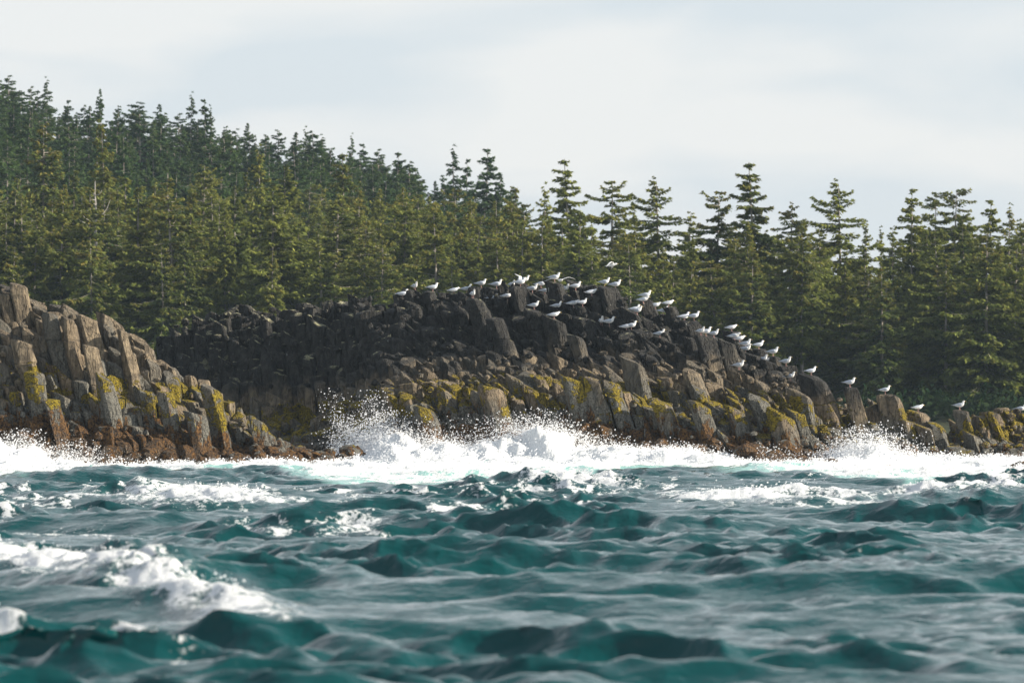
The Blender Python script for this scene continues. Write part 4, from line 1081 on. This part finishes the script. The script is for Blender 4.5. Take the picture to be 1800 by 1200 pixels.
def wing_open(root, s, span, z1, z2, sweep, x0=0.02, zb=0.03, yb=.05):
    """an opened wing as a tapering aerofoil"""
    V = []; F = []; n = 9
    for i in range(n):
        t = i / (n - 1); y = s * (yb + span * t)
        z = zb + (z1 * math.sin(min(1, t * 2) * math.pi / 2) if t < .5 else z1 + (z2 - z1) * ((t - .5) * 2) ** 1.3)
        c = .15 * (1 - t ** 2.2 * .88); x = x0 + .05 * math.sin(t * math.pi) - sweep * max(0, t - .4)
        th = .014 * (1 - t * .7)
        for (ax, az) in ((.45, 0), (.25, th), (-.2, th * .8), (-.55, 0), (-.2, -th * .3), (.25, -th * .4)): V.append((x + ax * c, y, z + az))
    for i in range(n - 1):
        for j in range(6): j2 = (j + 1) % 6; F.append((i * 6 + j, i * 6 + j2, (i + 1) * 6 + j2, (i + 1) * 6 + j))
    F.append(tuple(range(6))); F.append(tuple((n - 1) * 6 + j for j in range(6)))
    return link('wing', mesh_np('wing', V, F=F, mat=M_white, smooth=True), root)
G_S = gull_proto('s'); G_H = gull_proto('h')
used = {'s': False, 'h': False}
def copy_tree(o, parent=None):
    c = o.copy(); COL.objects.link(c); c.parent = parent
    for ch in list(o.children): copy_tree(ch, c)
    return c
gr = random.Random(2)
GG = 'gulls standing on the rocks'
for gi, p in perch:
    gpx, gpy, hd, pose, lab = GULLS[gi]
    src = G_S if pose == 's' else G_H
    if used[pose]: g = copy_tree(src)
    else: g = src; used[pose] = True
    # stand on whatever stone lies under the feet
    best = None
    for dd in (0, .1, -.1, .2, -.2, .3, -.3, .45, -.45):
        q = P(gpx, gpy, p.y + dd)
        h = bvh.ray_cast(Vector((q.x, q.y, 14)), Vector((0, 0, -1)))
        if h[0] is None: continue
        e = abs(h[0].z - q.z)
        # nothing may hide the bird
        hh = bvh.ray_cast(eye, (h[0] + Vector((0, 0, .22)) - eye).normalized(), (h[0] - eye).length - .05)
        if hh[0] is not None: e += 1.0
        if best is None or e < best[0]: best = (e, h[0])
    g.location = best[1] + Vector((0, 0, -.004)); g.rotation_euler = (0, 0, R(-hd + gr.uniform(-22, 22)))
    if best[0] > .25: print('gull off', gi, round(best[0], 2))
    s = gr.uniform(.93, 1.06) * 1.02; g.scale = (s, s, s)
    tag(g, lab, 'gull', GG)
# gull with one wing raised
g = copy_tree(G_S); q = P(915, 499, 249.7); h = bvh.ray_cast(Vector((q.x, q.y, 14)), Vector((0, 0, -1)))
g.location = h[0] if h[0] is not None else q
g.rotation_euler = (0, 0, R(10)); tag(g, 'gull with a wing raised behind it on the high block', 'gull', GG)
for ch in list(g.children):
    if ch.name.startswith('wing') and ch.data.vertices[0].co.y > 0:
        for c2 in list(ch.children): bpy.data.objects.remove(c2)
        bpy.data.objects.remove(ch)
w = wing_open(g, 1, .30, .20, .30, .25, x0=-.03, zb=.25)
# in the air
g = gull_proto('f'); g.location = P(1075, 466, 246); g.rotation_euler = (R(-6), R(-8), R(-8)); tag(g, 'gull gliding alone in the air above the green-tinged peak', 'gull', 'flying gulls')
wing_open(g, 1, .62, .07, -.10, .22); wing_open(g, -1, .62, .06, -.16, .30)
g = gull_proto('f'); g.location = P(985, 493, 246.5); g.rotation_euler = (R(4), R(4), R(-72)); tag(g, 'gull with both long wings spread wide, just over the pointed rock', 'gull', 'flying gulls')
wing_open(g, 1, .66, .09, -.03, .2); wing_open(g, -1, .66, .09, -.03, .2)

# ------------------------------------------------------------------ spray
def points_object(name, pts, rad, lab):
    me = bpy.data.meshes.new(name); me.vertices.add(len(pts)); me.vertices.foreach_set('co', np.asarray(pts, np.float32).ravel()); attr(me, 'rad', rad); me.update()
    me.materials.append(M_spray)
    o = link(name, me)
    ng = bpy.data.node_groups.new(name, 'GeometryNodeTree')
    ng.interface.new_socket('Geometry', in_out='INPUT', socket_type='NodeSocketGeometry'); ng.interface.new_socket('Geometry', in_out='OUTPUT', socket_type='NodeSocketGeometry')
    N = ng.nodes.new; Lk = ng.links.new
    gi = N('NodeGroupInput'); go = N('NodeGroupOutput'); mp = N('GeometryNodeMeshToPoints'); sm = N('GeometryNodeSetMaterial'); sm.inputs['Material'].default_value = M_spray
    na = N('GeometryNodeInputNamedAttribute'); na.data_type = 'FLOAT'; na.inputs['Name'].default_value = 'rad'
    Lk(gi.outputs[0], mp.inputs['Mesh']); Lk(na.outputs[0], mp.inputs['Radius']); Lk(mp.outputs[0], sm.inputs[0]); Lk(sm.outputs[0], go.inputs[0])
    md = o.modifiers.new('drops', 'NODES'); md.node_group = ng
    tag(o, lab, 'spray', kind='stuff')
    return o
rs = np.random.default_rng(55)
def plume(px, py, D, wpx, hpx, n, lx=0.0, pw=1.6, rmin=.003, rmax=.028, dep=1.0):
    """drops thrown up from a base line of width wpx to about hpx high"""
    b = P(px, py, D); s = 1e-4 * D
    n = int(n * (1.9 if hpx > 75 else 1.3)); hpx *= .85; t = rs.uniform(0, 1, n) ** pw
    fil = rs.integers(0, max(6, n // 220), n)                        # drops gather into jets
    jr = np.random.default_rng(int(px)); nj = fil.max() + 1
    jx = jr.normal(0, .5, nj); jh = jr.uniform(.2, 1.0, nj) ** 1.3 * np.exp(-(jx * .8) ** 2); jl = jr.normal(0, .25, nj)
    x = b.x + wpx * s * .5 * (jx[fil] + rs.normal(0, .13, n) * (1 + t)) + hpx * s * t * (jl[fil] + lx) + rs.normal(0, .05, n)
    z = b.z + hpx * s * t * jh[fil] + rs.normal(0, .06, n)
    y = b.y + rs.normal(0, dep * .4, n)
    r = rmin + (rmax - rmin) * rs.uniform(0, 1, n) ** 5.5
    return np.stack([x, y, z], -1), r
def burst(name, lab, L):
    A = [plume(*a, **k) for a, k in L]; points_object(name, np.concatenate([a[0] for a in A]), np.concatenate([a[1] for a in A]), lab)
burst('spray_burst', 'burst of white drops thrown up at the mouth of the shadowed cove', [((648, 795, 237.6, 90, 130, 9000), dict(pw=1.3)), ((620, 780, 238, 120, 120, 1500), dict(pw=.9)), ((690, 790, 237, 90, 90, 5000), {}), ((655, 800, 237, 130, 60, 9000), {})])

burst('spray_curtain', 'thin curtain of drops over the foam along the front of the crag', [((740, 785, 236.4, 140, 45, 4500), {}), ((820, 790, 236.2, 160, 48, 4500), {}), ((920, 785, 236, 160, 90, 9000), {}), ((960, 775, 235.8, 120, 70, 6000), {}), ((850, 770, 236.4, 300, 60, 1800), dict(pw=.8)), ((1050, 790, 235.6, 150, 40, 4000), {}), ((1180, 800, 234.8, 160, 35, 3500), {})])
burst('spray_plume', 'fan of drops where a wave hits the low reef', [((1525, 805, 235.5, 110, 80, 8000), {}), ((1500, 800, 235.6, 150, 60, 4500), {}), ((1560, 800, 235.6, 120, 70, 4000), {}), ((1360, 815, 234, 90, 50, 1600), {}), ((1600, 810, 235.6, 150, 35, 2500), {})])
burst('spray_splash', 'splash of drops against the foot of the tall left columns', [((40, 800, 228.6, 120, 60, 7000), {}), ((110, 810, 228.6, 120, 50, 3500), {}), ((180, 815, 228.6, 160, 40, 1600), {})])
# froth on the breaking water
f = WF.ravel(); m = (WY.ravel() > 60)
wgt = np.clip(f - 0.55, 0, .6) * m * (1 + 3 * (WY.ravel() > 215)); wgt = wgt / wgt.sum()
ids = rs.choice(len(wgt), 170000, p=wgt)
pts = np.stack([WX.ravel()[ids], WY.ravel()[ids], WZ.ravel()[ids]], -1)
pts[:, 0] += rs.normal(0, .06, len(ids)); pts[:, 1] += rs.normal(0, .12, len(ids)); pts[:, 2] += np.abs(rs.normal(0, .05, len(ids))) + .16 * rs.uniform(0, 1, len(ids)) ** 6
rad = (.006 + .030 * rs.uniform(0, 1, len(ids)) ** 4) * np.interp(pts[:, 1], [50, 110, 230], [.45, .6, 1.0])
points_object('froth', pts, rad, 'white froth and flying drops over the whitecaps and the surf')

# ------------------------------------------------------------------ sea air
hz = NT('sea air'); vp = hz.n('ShaderNodeVolumePrincipled'); vp.inputs['Density'].default_value = 0.00009
vp.inputs['Color'].default_value = (0.66, 0.84, 1.0, 1); vp.inputs['Anisotropy'].default_value = 0.2
hz.l(vp.outputs[0], hz.out.inputs['Volume'])
x0, x1, y0, y1, z0, z1 = -400, 400, -40, 1000, -3.5, 85
HV = [(x, y, z) for z in (z0, z1) for y in (y0, y1) for x in (x0, x1)]
ho = link('haze', mesh_np('haze', HV, F=[(0, 2, 3, 1), (4, 5, 7, 6), (0, 1, 5, 4), (1, 3, 7, 5), (3, 2, 6, 7), (2, 0, 4, 6)], mat=hz.m))
tag(ho, kind='stuff')
